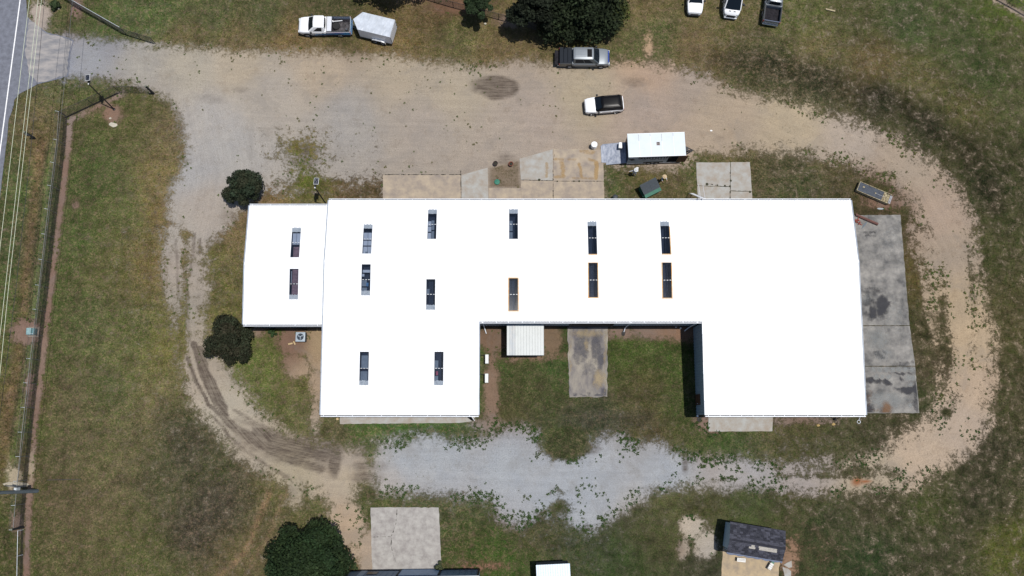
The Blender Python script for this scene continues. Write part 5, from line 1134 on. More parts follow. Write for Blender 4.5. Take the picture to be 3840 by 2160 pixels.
# ------------------------------------------------------------------ fences, poles, wires
GALV = mat('galvanised_wire', (.15, .155, .16), .5, metal=.3); GALB = mat('bright_galvanised', (.62, .66, .7), .4); DKW = mat('weathered_wire', (.05, .045, .045), .8)
def fence(label, pts, h=1.8, rail=GALV, post=GALV, wire=DKW, step=2.8, arm=False, clip=True):
    P = [Vector((*G(*p), 0)) for p in pts]; k = thing('chain_link_fence', label, 'fence', tuple(P[0])); o = P[0]
    for a, b in zip(P[:-1], P[1:]):
        d = b-a; L = d.length; u = d/L; n = max(1, round(L/step)); nrm = Vector((u.y, -u.x, 0))
        if nrm.x > 0: nrm = -nrm
        for i in range(n+(b == P[-1])):
            q = a-o+d*(i/n); MB().tube(q, q+Vector((0, 0, h)), .03, n=6).build('post', post, k)
            if arm:
                MB().tube(q+Vector((0, 0, h)), q+nrm*.28+Vector((0, 0, h+.25)), .018, n=5).build('barb_arm', GALB, k)
        MB().tube(a-o+Vector((0, 0, h)), b-o+Vector((0, 0, h)), .022, n=6).build('top_rail', rail, k)
        if arm:
            for t_ in (.3, .65, 1): MB().tube(a-o+nrm*.28*t_+Vector((0, 0, h+.25*t_)), b-o+nrm*.28*t_+Vector((0, 0, h+.25*t_)), .006, n=3).build('barbed_wire', GALV, k)
        mb = MB(); s_ = -h; dx = .075; r = .0035
        up = Vector((0, 0, 1))
        while s_ < L:
            for sg in (1, -1):
                s0, s1 = (s_, s_+h) if sg > 0 else (s_+h, s_); z0, z1 = 0, h
                c0, c1 = min(max(s0, 0), L), min(max(s1, 0), L)
                if abs(c1-c0) < .02: continue
                f0, f1 = (c0-s0)/(s1-s0), (c1-s0)/(s1-s0); A = a-o+u*c0+up*(h*f0); B = a-o+u*c1+up*(h*f1); w_ = nrm*r; v_ = Vector((u.x*.7, u.y*.7, -.7*sg))*r
                mb.add([A+w_, A-w_*.5+v_, A-w_*.5-v_, B+w_, B-w_*.5+v_, B-w_*.5-v_], [(0, 1, 4, 3), (1, 2, 5, 4), (2, 0, 3, 5)])
            s_ += dx
        tag(mb.build('wire_mesh', wire, k), kind='stuff')
    return k
fence('long chain link fence with barbed arms along the roadside ditch', [(253,441), (246,545), (214,800), (182,1080), (150,1350), (120,1620), (103,1800), (88,1978)], arm=True)
fence('short bright railed chain link fence at the bottom left corner', [(88,1986), (86,2080), (84,2200)], h=1.0, rail=GALB, post=GALB, step=2.4)
fence('chain link gate fence angling from the roadside to the drive entrance', [(255,440), (452,348), (577,350)], step=3.4, rail=DKW, post=DKW)
fence('chain link fence with pale top rail north of the drive entrance', [(228,-16), (305,33), (475,130)], rail=GALB, step=3)
fence('lower dark chain link fence end running down to the drive', [(475,130), (583,163)], h=1.5, rail=DKW, post=DKW, step=1.6)
fence('wire fence passing behind the small tree at the top', [(1560,-14), (1700,28), (1870,72), (2010,112)], h=1.3, rail=DKW, post=DKW, step=3)
fence('wire fence cutting the top right corner', [(3690,-30), (3860,66)], h=1.4, rail=DKW, post=DKW)
# thick gate posts
for px, lb, h in [((576,351), 'dark steel gate post at the right end of the gate fence', 2.1), ((128,517), 'stout dark timber post standing in the roadside grass', 1.9), ((88,1977), 'stout grey timber post at the fence corner bottom left', 2.1)]:
    x, y = G(*px); k = thing('timber_post', lb, 'post', (x, y, 0)); MB().tube((0, 0, 0), (0, 0, h), .13, .11, n=10).build('post', mat('dark_post', alb((40, 42, 44)), .9, noise=.2), k)
    MB().lathe([(.11, h), (.09, h+.03), (.02, h+.05)], n=10).build('cap', mat('post_top', alb((130, 134, 120)), .8), k)
    if px[0] == 128: MB().box(-.22, .22, -.1, -.14, 1.0, 1.55).build('number_plate', mat('dull_plate', alb((120, 124, 134)), .6), k)
# utility pole
x, y = G(139, 1841); k = thing('utility_pole', 'tall grey utility pole leaning out of frame at the lower left', 'utility pole', (x, y, 0)); PW = mat('grey_pole_wood', alb((126, 136, 142)), .8, noise=.12, scale=4, stretch=(3, 3, .3))
MB().tube((0, 0, 0), (0, .55, 11), .2, .13, n=14).build('pole', PW, k, smooth=True); MB().box(-1.2, 1.2, .45, .57, 10.0, 10.15).build('crossarm', PW, k)
for i, xx in enumerate((-1.1, -.4, .4, 1.1)): MB().lathe([(.05, 0), (.07, .06), (.04, .1), (.06, .15), (.02, .2)], (xx, .51, 10.15), 8).build('insulator', PLA, k)
MB().bbox(-.16, .1, .25, .6, 3.2, 3.9, .03).build('junction_box', mat('pale_box', (.55, .58, .6), .5), k)
for xx in (-.05, .05): MB().tube((xx-.16, -.21, .1), (xx-.16, .2, 5), .018, n=5).build('conduit', PLA, k)
k_ = slabstone((62,1818), 1.5, .3, 0, 'pale worn gravel strip by the utility pole', mat('pale_gravel', alb((186, 176, 156)), .95, noise=.2, scale=6), 'gravel_patch', 'gravel', .02)
def wire(name, pts, z, r, m, label, group=None):
    P = [G3(*p, z) for p in pts]; mb = MB()
    for a, b in zip(P[:-1], P[1:]):
        n = 6
        for i in range(n): mb.tube(a.lerp(b, i/n), a.lerp(b, (i+1)/n), r, n=4)
    return tag(mb.build(name, m), label, 'cable', group)
PWI = mat('pale_aluminium_cable', (.62, .66, .5), .5); DWI = mat('dark_cable', (.03, .03, .035), .7)
wire('overhead_cable', [(129,-160),(110,0),(84,216),(46,540),(0,930),(-80,1700)], 9.9, .021, PWI, 'pale overhead cable nearest the road, leftmost of three', 'pale overhead cables')
wire('overhead_cable', [(161,-160),(120,200),(81,540),(20,1080),(-50,1700)], 9.9, .021, PWI, 'pale overhead cable, middle of three beside the road', 'pale overhead cables')
wire('overhead_cable', [(174,-160),(128,240),(94,540),(32,1080),(-30,1700)], 9.9, .021, PWI, 'pale overhead cable, rightmost of three beside the road', 'pale overhead cables')
wire('overhead_cable', [(178,-120),(167,0),(140,300),(118,540),(60,1080),(0,1560)], 7.6, .02, DWI, 'thin dark overhead cable crossing the apron, left of two')
wire('overhead_cable', [(285,-120),(272,0),(245,290),(214,560),(150,1080),(90,1620),(66,1806)], 5.0, .018, GALV, 'overhead cable running down to the pale box on the utility pole')
# thin dark line on the grass, drawn as a tube, and pedestal
a, b = G3(178, 1800, 0), G3(305, 1797, 0); mb = MB(); mb.tube((a.x, a.y, .05), (b.x, b.y, .05), .035, n=6); tag(mb.build('dark_ground_line', DKW), 'thin dark line across the grass right of the utility pole', 'pipe')
p = G3(117, 1243, .5); k = thing('utility_pedestal', 'pale blue green utility box inside the roadside fence', 'utility box', (p.x, p.y, 0))
MB().box(-.65, .6, -.55, .55, 0, .06).build('pad', mat('pad_stone', alb((150, 136, 124)), .9), k); MB().bbox(-.42, .1, -.36, .36, .06, .75, .03).build('cabinet', mat('pale_aqua', alb((150, 184, 186)), .5), k); MB().bbox(.11, .4, -.34, .34, .06, .6, .03).build('door', mat('aqua_shade', alb((104, 150, 156)), .5), k)

# ------------------------------------------------------------------ courtyard and wall-side things
LTR = mat('lean_to_sheet', (.50, .52, .51), .5, noise=.03, scale=1.5); LTB = mat('lean_to_sheet_beige', (.43, .42, .40), .5, noise=.06, scale=.8, col2=(.36, .40, .43))
def ribbed_roof(k, x0, x1, ya, yb, za, zb, n, mats, rib=.03):
    for i in range(n):
        a, b = x0+(x1-x0)*i/n, x0+(x1-x0)*(i+1)/n; mb = MB(); j = .012
        prof = [(a, 0), (b-.05, 0), (b-.035, rib), (b-.012, rib), (b-.001, -.004)]
        V = [(x, ya, za+d) for x, d in prof]+[(x, yb, zb+d) for x, d in prof]; mb.add(V, [(q, q+1, q+6, q+5) for q in range(4)])
        V = [(a, ya, za-.02), (b, ya, za-.02), (b, yb, zb-.02), (a, yb, zb-.02)]; mb.add(V, [(3, 2, 1, 0)])
        mb.build('roof_sheet', mats(i), k)
z = 2.7; A, B_ = Vector(G(1901, 1217, z)), Vector(G(2040, 1332, z)); c = (A+B_)/2
k = thing('lean_to_shed', 'pale ribbed lean to shed against the north side of the courtyard', 'shed', (c.x, c.y, 0)); hx, hy = (B_.x-A.x)/2, (A.y-B_.y)/2
ribbed_roof(k, -hx, hx, -hy, hy, z, z+.1, 13, lambda i: LTB if i in (1, 2) else LTR)
SHW = mat('shed_wall', alb((96, 100, 104)), .8)
for nm, b in (('side_wall', (-hx+.1, -hx+.14, -hy+.1, hy-.1, 0, z-.05)), ('side_wall', (hx-.14, hx-.1, -hy+.1, hy-.1, 0, z-.05)), ('back_wall', (-hx+.15, hx-.15, hy-.14, hy-.1, 0, z)), ('front_wall', (-hx+.15, hx-.15, -hy+.1, -hy+.14, 0, z-.04))): MB().box(*b).build(nm, SHW, k)
MB().box(-.5, .5, -hy+.07, -hy+.098, .05, 2.1).build('door', WT, k); box_part('eave_trim', SHW, k, -hx, hx, -hy-.03, -hy-.002, z-.1, z-.01, b=0)
for px, lb in (((1826,1346), 'white outdoor air conditioner unit, upper of two beside the west wing'), ((1825,1418), 'white outdoor air conditioner unit, lower of two beside the west wing')):
    p = G3(*px, .85); k = thing('mini_split_unit', lb, 'air conditioner', (p.x, p.y, 0), 0, 'outdoor units along the west wing wall')
    MB().bbox(-.19, .17, -.48, .48, .12, .85, .03).build('case', mat('ac_white', (.62, .64, .62), .5, noise=.03), k); MB().lathe([(.28, 0), (.28, .0)], n=3) 
    for s in (-.3, .3): MB().box(-.2, .2, s-.04, s+.04, 0, .12).build('foot', PLA, k)
    mb = MB(); n = 16; mb.add([(.176, .26*math.cos(2*math.pi*i/n)-.1, .5+.26*math.sin(2*math.pi*i/n)) for i in range(n)], [tuple(range(n))]); mb.build('fan_grille', PLA, k)
    MB().tube((-.19, .4, .5), (-1.05, .5, .4), .025, n=6).build('hose', PLA, k)
p = G3(1126, 1263, .9); k = thing('condenser_unit', 'square grey air conditioning condenser with round fan beside the annex', 'air conditioner', (p.x, p.y, 0))
CG = mat('condenser_grey', alb((178, 192, 204)), .5, noise=.03); s_ = .5
ring = lambda r, z, n=24: [(r*math.cos(2*math.pi*i/n), r*math.sin(2*math.pi*i/n), z) for i in range(n)]
MB().bbox(-s_, s_, -s_, s_, .06, .84, .06).build('case', mat('condenser_side', alb((70, 84, 98)), .6), k)
mb = MB(); sq_ = [(max(-s_, min(s_, 1.6*s_*math.cos(2*math.pi*i/24))), max(-s_, min(s_, 1.6*s_*math.sin(2*math.pi*i/24))), .86) for i in range(24)]
V = sq_+ring(.36, .88); mb.add(V, [(i, (i+1) % 24, (i+1) % 24+24, i+24) for i in range(24)]); V = [(x, y, .80) for x, y, z in sq_]+sq_; mb.add(V, [(i, (i+1) % 24, (i+1) % 24+24, i+24) for i in range(24)]); mb.build('top_cover', CG, k)
mb = MB(); mb.add(ring(.355, .865), [tuple(range(24))]); mb.build('fan_well', mat('fan_well', alb((50, 62, 76)), .8), k)
for i in range(3):
    a = i*2*math.pi/3+.5; mb = MB(); mb.add([(.05*math.cos(a), .05*math.sin(a), .872), (.3*math.cos(a-.28), .3*math.sin(a-.28), .868), (.33*math.cos(a+.15), .33*math.sin(a+.15), .876), (.2*math.cos(a+.5), .2*math.sin(a+.5), .878)], [(0, 1, 2, 3)]); mb.build('fan_blade', mat('fan_blade', alb((140, 152, 164)), .5), k)
MB().lathe([(.08, .87), (.08, .9), (.02, .92)], n=12).build('fan_hub', CG, k)
MB().tube((.3, s_, .3), (.35, 1.0, .3), .03, n=6).build('hose', PLA, k)
WB = mat('raw_board', alb((214, 188, 142)), .85, noise=.12, scale=5)
for px, sx, sy, r_, lb in [((1089,1289), .4, .14, 14, 'pale board below the condenser, left of two'), ((1104,1286), .34, .12, -60, 'pale board touching the condenser corner, right of two'), ((1190,1237), .16, .26, 0, 'small cream board by the annex wall corner'), ((1265,1571), .2, .2, 10, 'pale block at the left end of the south strip')]:
    p = G3(*px, .03); mb = MB(); mb.bbox(-sx/2*1.2, sx/2*1.2, -sy/2*1.2, sy/2*1.2, 0, .05, .01); tag(mb.build('board', WB, None, (p.x, p.y, .02), rz=R(r_)), lb, 'board')
# slanting pipe at the SE corner of the west wing
a, b = G3(1765, 1558, 1.1), G3(1778, 1577, .1); k = thing('ramp_board', 'white edged dark board leaning out from the south west wing corner', 'board', (0, 0, 0))
mb = MB(); mb.add([(a.x-.55, a.y+.1, 1.0), (a.x-.1, a.y+.1, 1.0), (b.x, b.y, .06), (b.x-.3, b.y, .06)], [(0, 1, 2, 3)]); mb.build('board', BLKP, k); mb = MB(); mb.tube((a.x-.06, a.y+.1, 1.05), (b.x+.04, b.y, .1), .045, n=6); mb.build('edge', WHITE, k)
for px, lb in (((1787,1560), 'white fitting on the ground at the west wing corner'), ((2615,1560), 'white fitting beside the east wing corner pad'), ((2535,1226), 'small pale valve box in the courtyard corner'), ((2552,1231), 'grey tap fitting beside the courtyard corner')):
    slabstone(px, .11, .11, 0, lb, WP, 'fitting', 'fitting', .14)
for px, lb in (((2622,1572), 'dark lump of debris under the east wing corner'), ((2338,1250), 'dark damp splash block in the courtyard')): slabstone(px, .3, .22, 1.1, lb, mat('dark_debris', alb((62, 58, 56)), .9, noise=.3, scale=5), 'debris', 'debris', .05)
for px, lb in (((3068,1595), 'small yellowish stump, left of two by the south wall'), ((3125,1591), 'yellowish sawn stump, right of two by the south wall')): slabstone(px, .2, .14, .2, lb, mat('stump', alb((190, 162, 106)), .9, noise=.2, scale=6), 'stump', 'stump', .06)

# bottom edge: shed, pavilion, building
z = 2.5; A, B_ = Vector(G(2010, 2119, z)), Vector(G(2137, 2113, z)); d = B_-A; rz = math.atan2(d.y, d.x); Lx = d.length
k = thing('garden_shed', 'small shed with pale blue white ribbed roof cut by the bottom edge', 'shed', (A.x, A.y, 0), rz)
ribbed_roof(k, 0, Lx, -5, 0, z, z, 14, lambda i: mat('pale_blue_sheet', (.56, .66, .74), .4, noise=.03), .035)
for b in ((.08, .12, -4.9, -.1, 0, z-.03), (Lx-.12, Lx-.08, -4.9, -.1, 0, z-.03), (.12, Lx-.12, -.14, -.1, 0, z-.03)): MB().box(*b).build('side_wall', SHW, k)
z = 2.7; A, B_, D_ = Vector(G(2738, 1957, z)), Vector(G(2946, 1992, z)), Vector(G(2726, 2071, z)); d = B_-A; rz = math.atan2(d.y, d.x); Lx = d.length; Ly = (D_-A).length
k = thing('pavilion', 'small building with dark worn shingle roof at the bottom right', 'building', (A.x, A.y, 0), rz)
SHG = [mat('shingle_%d' % i, alb(c_), .95, noise=.22, scale=3, stretch=(1, 4, 1), spec=.15) for i, c_ in enumerate([(72,73,82), (64,65,74), (86,87,98), (56,57,65)])]
zr = z+.55; yr = -Ly*.55; rows = 15; mbs = [MB() for _ in SHG]
for side in (0, 1):
    n = 9 if side == 0 else 7
    for i in range(n):
        y0, y1 = (0, yr) if side == 0 else (-Ly, yr); ya = y0+(y1-y0)*i/n; yb = y0+(y1-y0)*(i+1)/n; za = z+(zr-z)*i/n; zb = z+(zr-z)*(i+1)/n
        x = 0
        while x < Lx-.01:
            w_ = min(random.uniform(.28, .4), Lx-x); hole = side == 1 and 4 <= i <= 5 and (2.0 < x < 2.45 or 2.8 < x < 4.5)
            if not hole:
                near = i > n*.7; mi = random.choice([0, 1, 2, 3] if not near else [2, 2, 0]); mbs[mi].add([(x+.004, ya, za+.035), (x+w_-.004, ya, za+.035), (x+w_-.004, yb, zb+.008), (x+.004, yb, zb+.008), (x+.004, ya, za), (x+w_-.004, ya, za)], [(0, 1, 2, 3), (0, 4, 5, 1)] if side else [(3, 2, 1, 0), (1, 5, 4, 0)])
            x += w_
for m_, mb in zip(SHG, mbs): tag(mb.build('shingle', m_, k), kind='stuff')
mb = MB()
mb.add([(0, 0, z), (Lx, 0, z), (Lx, yr, zr), (0, yr, zr)], [(3, 2, 1, 0)]); mb.add([(0, -Ly, z), (Lx, -Ly, z), (Lx, yr, zr), (0, yr, zr)], [(0, 1, 2, 3)]); mb.build('roof_deck', mat('bare_plywood', alb((196, 190, 180)), .9, noise=.15, scale=6), k)
MB().box(0, Lx, yr-.1, yr+.1, zr+.01, zr+.05).build('ridge_cap', SHG[3], k)
MB().box(0, Lx, .0, .04, z-.12, z+.03).build('fascia', SHG[1], k); MB().box(0, Lx, -Ly-.05, -Ly, z-.1, z+.03).build('fascia', mat('fascia_blue_grey', alb((122, 132, 156)), .7), k)
PWL = mat('pale_teal_wall', (.36, .46, .50), .7, noise=.06)
i_ = .3
for b in ((i_-.05, i_, -Ly+.3, -.25, .05, z-.02), (Lx-i_, Lx-i_+.05, -Ly+.3, -.25, .05, z-.02), (i_+.001, Lx-i_-.001, -.3, -.25, .05, z-.02), (i_+.001, Lx-i_-.001, -Ly+.75, -Ly+.8, .05, z-.02)): MB().box(*b).build('wall', PWL, k)
mb = MB(); n = 22      # ragged awning edge
for i in range(n):
    x = Lx*i/n; dx = Lx/n; d0, d1 = .06+.10*abs(math.sin(i*.9)), .06+.10*abs(math.sin((i+1)*.9)); mb.add([(x, -Ly-.05, z-.05), (x+dx, -Ly-.05, z-.05), (x+dx, -Ly-.05-d1, z-.12), (x, -Ly-.05-d0, z-.12)], [(0, 1, 2, 3)])
mb.build('awning_edge', MATS['fascia_blue_grey'], k)
for x in (.5, 3.9): MB().tube((x, -Ly+.1, 0), (x, -Ly+.1, z-.05), .06).build('post', PWL, k)
def board_sign(px, z, sx, sy, rz, label, green=False):
    p = G3(*px, z); k = thing('sign_board', label, 'sign', (p.x, p.y, 0), rz); b_ = MB().box(-sx/2, sx/2, -sy/2, sy/2, z, z+.03).build('board', mat('sign_white', (.62, .61, .58), .6, noise=.06), k)
    for i in range(2 if not green else 3):
        x = -sx*.36
        while x < sx*.36:
            w_ = random.uniform(.03, .09); MB().box(x, x+w_, sy*(.22-.3*i)-.03, sy*(.22-.3*i)+.02, z+.031, z+.034).build('glyph', mat('sign_print', alb((120, 116, 120)), .8), k); x += w_+.05
    for s in (-.4, .4): MB().box(sx*s-.03, sx*s+.03, -.03, .03, 0, z-.001).build('leg', PLA, k)
    return k
board_sign((2780,2100), .5, .86, .38, R(-6), 'white board with two lines of small print below the pavilion awning')
k = board_sign((2890,2124), .5, .36, .68, R(-33), 'white scribbled board with green stripe standing on the patio', True); MB().box(-.15, .15, .36, .95, .45, .5).build('green_rail', mat('green_rail', alb((70, 130, 104)), .6), k)
# building with north wall at the bottom edge
A, B_ = Vector(G(1318, 2141)), Vector(G(1799, 2134)); d = B_-A; rz = math.atan2(d.y, d.x); Lx = d.length; k = thing('metal_outbuilding', 'blue grey metal building at the bottom edge beside the round tree', 'building', (A.x, A.y, 0), rz)
hgt = 4.4; OW = mat('outbuilding_siding', alb((96, 118, 138), 1.8), .6, noise=.05)
MB().box(0, Lx, -9, 0, 0, hgt).build('wall', OW, k); MB().box(-.1, Lx+.1, -9, .12, hgt+.01, hgt+.1).build('roof', LTR, k); MB().box(-.02, Lx+.02, .001, .05, 0, .3).build('base_strip', WT, k)  # includes a near-black strip along the wall foot
for i in range(int(Lx/.6)): MB().box(.3+i*.6, .34+i*.6, .002, .03, .31, hgt-.02).build('rib', OW, k)
u = Lx/480
MB().box(190*u, 332*u, .035, .07, .05, 3.4).build('roller_door', mat('pale_roller', alb((126, 152, 178), 1.8), .5), k)
for x in (184, 334): MB().box(x*u, (x+6)*u, .035, .12, .05, 3.6).build('door_jamb', WT, k)
for x in (70,): MB().box(x*u, (x+38)*u, .035, .06, .9, 2.4).build('window', mat('brown_glass', alb((60, 50, 40)), .4), k)
MB().box(40*u, 62*u, .035, .055, 0.31, 3.4).build('pale_panel', mat('pale_panel', alb((140, 160, 176), 1.8), .6), k)
MB().box(Lx-.12, Lx+.05, .001, .1, .31, hgt).build('corner_trim', PLA, k)

# ------------------------------------------------------------------ trees
BARK = mat('bark', alb((70, 58, 46)), .95, noise=.3, scale=3)
def tree(name, label, cpx, zc, R_, hgt, nlob, nleaf, col, col2=None, leaf=.17, gap=.0, cat='tree', stretch=(1, 1), east=None):
    c = G3(*cpx, zc); k = thing(name, label, cat, (c.x, c.y, 0)); tr = random.uniform(.06, .09)*R_; lr = np.random.default_rng(int(cpx[0]))
    mb = MB(); mb.tube((0, 0, 0), (.05*R_, .03*R_, zc*.6), tr, tr*.7, n=8)
    L = []
    for i in range(nlob):
        a = 2.399963*i+lr.uniform(-.4, .4); q = math.sqrt((i+.5)/nlob); rr = R_*q*.78*lr.uniform(.78, 1.22); rl = R_*lr.uniform(.2, .36)*(1.15-.35*q)
        zz = zc+(hgt-zc)*(1-q**2)*lr.uniform(.55, 1.0)-.25*R_*q*lr.uniform(0, 1)-rl*.3; L.append((rr*math.cos(a)*stretch[0], rr*math.sin(a)*stretch[1], max(zz, rl*.8), rl))
    for x, y, z_, rl in L[::max(1, nlob//9)]: mb.tube((.05*R_, .03*R_, zc*.55), (x, y, z_), tr*.5, tr*.15, n=5)
    mb.build('trunk', BARK, k)
    L = np.array(L); w_ = L[:, 3]**2; li = lr.choice(len(L), nleaf, p=w_/w_.sum()); dr = lr.normal(size=(nleaf, 3)); dr[:, 2] = np.abs(dr[:, 2])*lr.choice([1, 1, 1, -1], nleaf); dr /= np.linalg.norm(dr, axis=1)[:, None]
    rad = L[li, 3]*lr.uniform(.45, 1.12, nleaf)**.7; P = L[li, :3]+dr*rad[:, None]*np.array([1, 1, .8]); P[:, 2] = np.maximum(P[:, 2], .15)
    nn = dr*.8+lr.normal(0, .55, (nleaf, 3))+np.array([0, 0, .35]); nn /= np.linalg.norm(nn, axis=1)[:, None]
    t1 = np.cross(nn, lr.normal(size=(nleaf, 3))); t1 /= np.linalg.norm(t1, axis=1)[:, None]; t2 = np.cross(nn, t1)
    s1 = leaf*lr.uniform(.6, 1.3, nleaf)[:, None]; s2 = s1*.55
    V = np.stack([P-t1*s1, P-t2*s2+nn*s1*.18, P+t1*s1, P+t2*s2+nn*s1*.18], 1).reshape(-1, 3).astype(np.float32)
    me = bpy.data.meshes.new('crown'); me.vertices.add(len(V)); me.vertices.foreach_set('co', V.ravel()); me.loops.add(nleaf*4); me.loops.foreach_set('vertex_index', np.arange(nleaf*4, dtype=np.int32)); me.polygons.add(nleaf); me.polygons.foreach_set('loop_start', np.arange(0, nleaf*4, 4, dtype=np.int32)); me.update(calc_edges=True)
    lc = lr.uniform(.6, 1.35, len(L)); base = np.array(col)[None]*lc[li][:, None]*lr.uniform(.55, 1.6, (nleaf, 1))
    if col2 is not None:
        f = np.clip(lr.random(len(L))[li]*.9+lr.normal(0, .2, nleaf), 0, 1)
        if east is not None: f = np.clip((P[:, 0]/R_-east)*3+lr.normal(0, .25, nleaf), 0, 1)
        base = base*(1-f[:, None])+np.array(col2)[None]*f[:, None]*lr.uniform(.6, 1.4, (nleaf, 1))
    cc = np.ones((nleaf, 4, 4), np.float32); cc[..., :3] = base[:, None]; me.attributes.new('leaf_col', 'FLOAT_COLOR', 'POINT').data.foreach_set('color', cc.ravel())
    me.materials.append(LEAF); link('crown', me, k); return k
tree('holly_tree', 'dark round evergreen at the north west corner of the annex', (914,700), 2.2, 2.35, 4.0, 26, 9000, (.018, .028, .016), (.03, .032, .018), .13)
tree('holly_tree', 'dark wide evergreen at the south west corner of the annex', (858,1275), 2.0, 2.75, 3.8, 34, 12000, (.020, .026, .014), (.034, .03, .018), .13)
tree('bushy_tree', 'large round deep green tree at the bottom edge beside the metal building', (1150,2118), 3.0, 4.4, 6.5, 60, 34000, (.013, .026, .010), (.022, .036, .013), .16)
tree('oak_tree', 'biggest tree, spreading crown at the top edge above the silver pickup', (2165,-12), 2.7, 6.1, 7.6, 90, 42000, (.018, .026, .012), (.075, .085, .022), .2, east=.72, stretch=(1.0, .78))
tree('oak_tree', 'dark tree added to deepen the shadow left of the biggest tree at the top edge', (2010,15), 4.0, 3.0, 7.0, 26, 9000, (.013, .017, .010), None, .17, stretch=(1, 1.1))  # added tree, its dark crown fills out the biggest tree's shadow
tree('oak_tree', 'tree whose crown barely enters the top edge beside the cargo trailer', (1470,-185), 5.0, 4.9, 8.5, 50, 20000, (.026, .034, .016), (.05, .055, .025), .18)
tree('small_tree', 'small dark tree at the top edge left of the biggest tree', (1795,18), 2.8, 1.75, 4.2, 18, 7000, (.022, .036, .016), None, .14)
tree('shrub', 'low shrub at the corner of the bottom concrete pad', (1648,2125), .5, .5, .9, 8, 700, (.05, .06, .03), None, .1, cat='shrub')
tree('shrub', 'tiny shrub against the annex south wall', (1022,1248), .4, .5, .7, 7, 600, (.03, .055, .02), None, .09, cat='shrub')
tree('shrub', 'small green shrub beside the trunk of the bottom tree', (1330,2123), .4, .45, .7, 7, 600, (.035, .05, .02), None, .09, cat='shrub')
tree('shrub', 'dark shrub on the verge at the top left corner', (205,18), .4, .75, .9, 9, 1200, (.03, .045, .02), None, .1, cat='shrub')

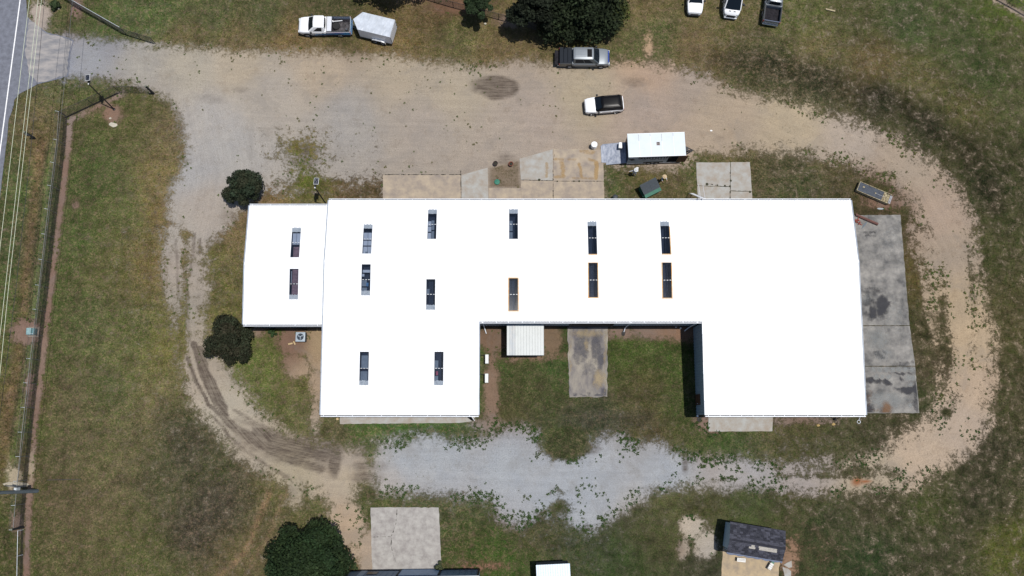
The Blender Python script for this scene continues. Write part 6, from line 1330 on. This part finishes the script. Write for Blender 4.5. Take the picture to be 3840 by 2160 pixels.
# ------------------------------------------------------------------ people
SKIN = mat('skin', (.42, .26, .19), .6, noise=.03)
def person(label, hpx, face, shirt, pants, hatm, armL, armR, bend=0.0):
    h = G3(*hpx, 1.72); k = thing('person', label, 'person', (h.x, h.y, 0), face)
    lean = lambda z: bend*max(0, z-.95)
    J = {'pelvis': (0, 0, .96, .15), 'spine': (lean(1.18), 0, 1.18, .14), 'chest': (lean(1.4), 0, 1.38, .165), 'neck': (lean(1.5)+.01, 0, 1.51, .062), 'head': (lean(1.62)+.03, 0, 1.62, .105), 'crown': (lean(1.7)+.02, 0, 1.72, .085)}
    E_ = [('pelvis', 'spine'), ('spine', 'chest'), ('chest', 'neck'), ('neck', 'head'), ('head', 'crown')]
    for s, n_, arm in ((1, 'l', armL), (-1, 'r', armR)):
        J['hip'+n_] = (0, s*.1, .88, .105); J['knee'+n_] = (.03+.06*s, s*.12, .49, .072); J['ank'+n_] = (-.03+.06*s, s*.13, .1, .05); J['toe'+n_] = (.15+.06*s, s*.15, .045, .045)
        J['sh'+n_] = (lean(1.42), s*.19, 1.41, .075); (e, w_) = arm; J['el'+n_] = (*e, .05); J['wr'+n_] = (*w_, .034)
        E_ += [('pelvis', 'hip'+n_), ('hip'+n_, 'knee'+n_), ('knee'+n_, 'ank'+n_), ('ank'+n_, 'toe'+n_), ('chest', 'sh'+n_), ('sh'+n_, 'el'+n_), ('el'+n_, 'wr'+n_)]
    N_ = list(J); me = bpy.data.meshes.new('body'); me.from_pydata([J[n][:3] for n in N_], [(N_.index(a), N_.index(b)) for a, b in E_], []); o = link('body', me)
    sk = o.modifiers.new('Skin', 'SKIN')
    if not me.skin_vertices: 
        bpy.context.view_layer.objects.active = o
    for i, n in enumerate(N_):
        v = me.skin_vertices[0].data[i]; r = J[n][3]; v.radius = (r, r*(.8 if n in ('pelvis', 'spine', 'chest') else 1)); v.use_root = n == 'pelvis'
    ss = o.modifiers.new('Sub', 'SUBSURF'); ss.levels = 2; ss.render_levels = 2
    m2 = bpy.data.meshes.new_from_object(o.evaluated_get(bpy.context.evaluated_depsgraph_get())); bpy.data.objects.remove(o); m2.name = 'body'
    m2.materials.clear(); [m2.materials.append(m) for m in (SKIN, shirt, pants, PLA)]
    hands = [Vector(armL[1]), Vector(armR[1])]
    for f in m2.polygons:
        q = f.center; f.material_index = 0 if q.z > 1.5 or min((q-hd).length for hd in hands) < .05 else (1 if q.z > .98 or abs(q.y) > .27 else (3 if q.z < .1 else 2)); f.use_smooth = True
    link('body', m2, k)
    for (e, w_), s in ((armL, 1), (armR, -1)):
        e, w_ = Vector(e), Vector(w_); d = (w_-e).normalized(); sd = d.cross(Vector((0, 0, 1))); sd = sd.normalized() if sd.length > .1 else Vector((0, 1, 0)); up = sd.cross(d)
        mb = MB(); mb.tube(w_-d*.01, w_+d*.095, .036, .04, n=8)
        for i, l_ in enumerate((.065, .08, .085, .07)):
            b = w_+d*.085+sd*(-.03+.02*i); m_ = b+d*l_*.55-up*.008; mb.tube(b, m_, .0095, .009, n=6); mb.tube(m_, m_+d*l_*.4-up*.02, .009, .007, n=6)
        b = w_+d*.03-sd*s*.03; mb.tube(b, b+d*.03-sd*s*.035, .011, .01, n=6); mb.tube(b+d*.03-sd*s*.035, b+d*.065-sd*s*.045, .01, .008, n=6); mb.build('hand', SKIN, k)
    hx = lean(1.62)+.03
    MB().tube((hx+.09, 0, 1.62), (hx+.125, 0, 1.6), .014, .02, n=6).build('nose', SKIN, k)
    for s in (1, -1):
        MB().lathe([(.013, -.008), (.013, .008)], (hx+.095, s*.035, 1.64), 8).build('eye', PLA, k); MB().bbox(hx-.02, hx+.02, min(s*.1, s*.118), max(s*.1, s*.118), 1.59, 1.65, .006).build('ear', SKIN, k)
    MB().box(hx+.097, hx+.104, -.025, .025, 1.565, 1.573).build('mouth', mat('lips', (.3, .12, .1), .6), k)
    MB().lathe([(.108, -.07), (.112, .0), (.1, .06)], (hx-.015, 0, 1.64), 12).build('hair', mat('dark_hair', (.03, .02, .015), .8), k)
    MB().lathe([(.125, .0), (.23, -.012), (.235, -.002), (.13, .018), (.118, .085), (.09, .105), (.04, .09), (.01, .085)], (hx-.01, 0, 1.71), 24).build('hat', hatm, k, smooth=True)
    return k
WS = mat('white_shirt', (.62, .63, .66), .8, noise=.06); GP = mat('grey_trousers', alb((120, 124, 132)), .85, noise=.1); DP_ = mat('dark_trousers', (.02, .02, .025), .85)
k = person('person in white hat and white clothes reaching one arm out beside the trailer', (2385,639), R(75), WS, mat('pale_trousers', (.5, .5, .52), .85), mat('white_hat', (.55, .56, .56), .7, noise=.05), ((-.02, .42, 1.22), (-.1, .66, 1.05)), ((.22, -.24, 1.2), (.46, -.14, 1.12)), .08)
MB().bbox(.42, .62, -.24, .0, 1.04, 1.12, .02).build('held_bag', WP, k)
person('person in straw hat and white shirt standing above the dumpster', (2491,659), R(-60), WS, DP_, mat('straw_hat', alb((222, 196, 158)), .8, noise=.1, scale=20), ((.16, .26, 1.2), (.42, .2, 1.1)), ((.1, -.28, 1.18), (.3, -.26, 1.0)), .12)
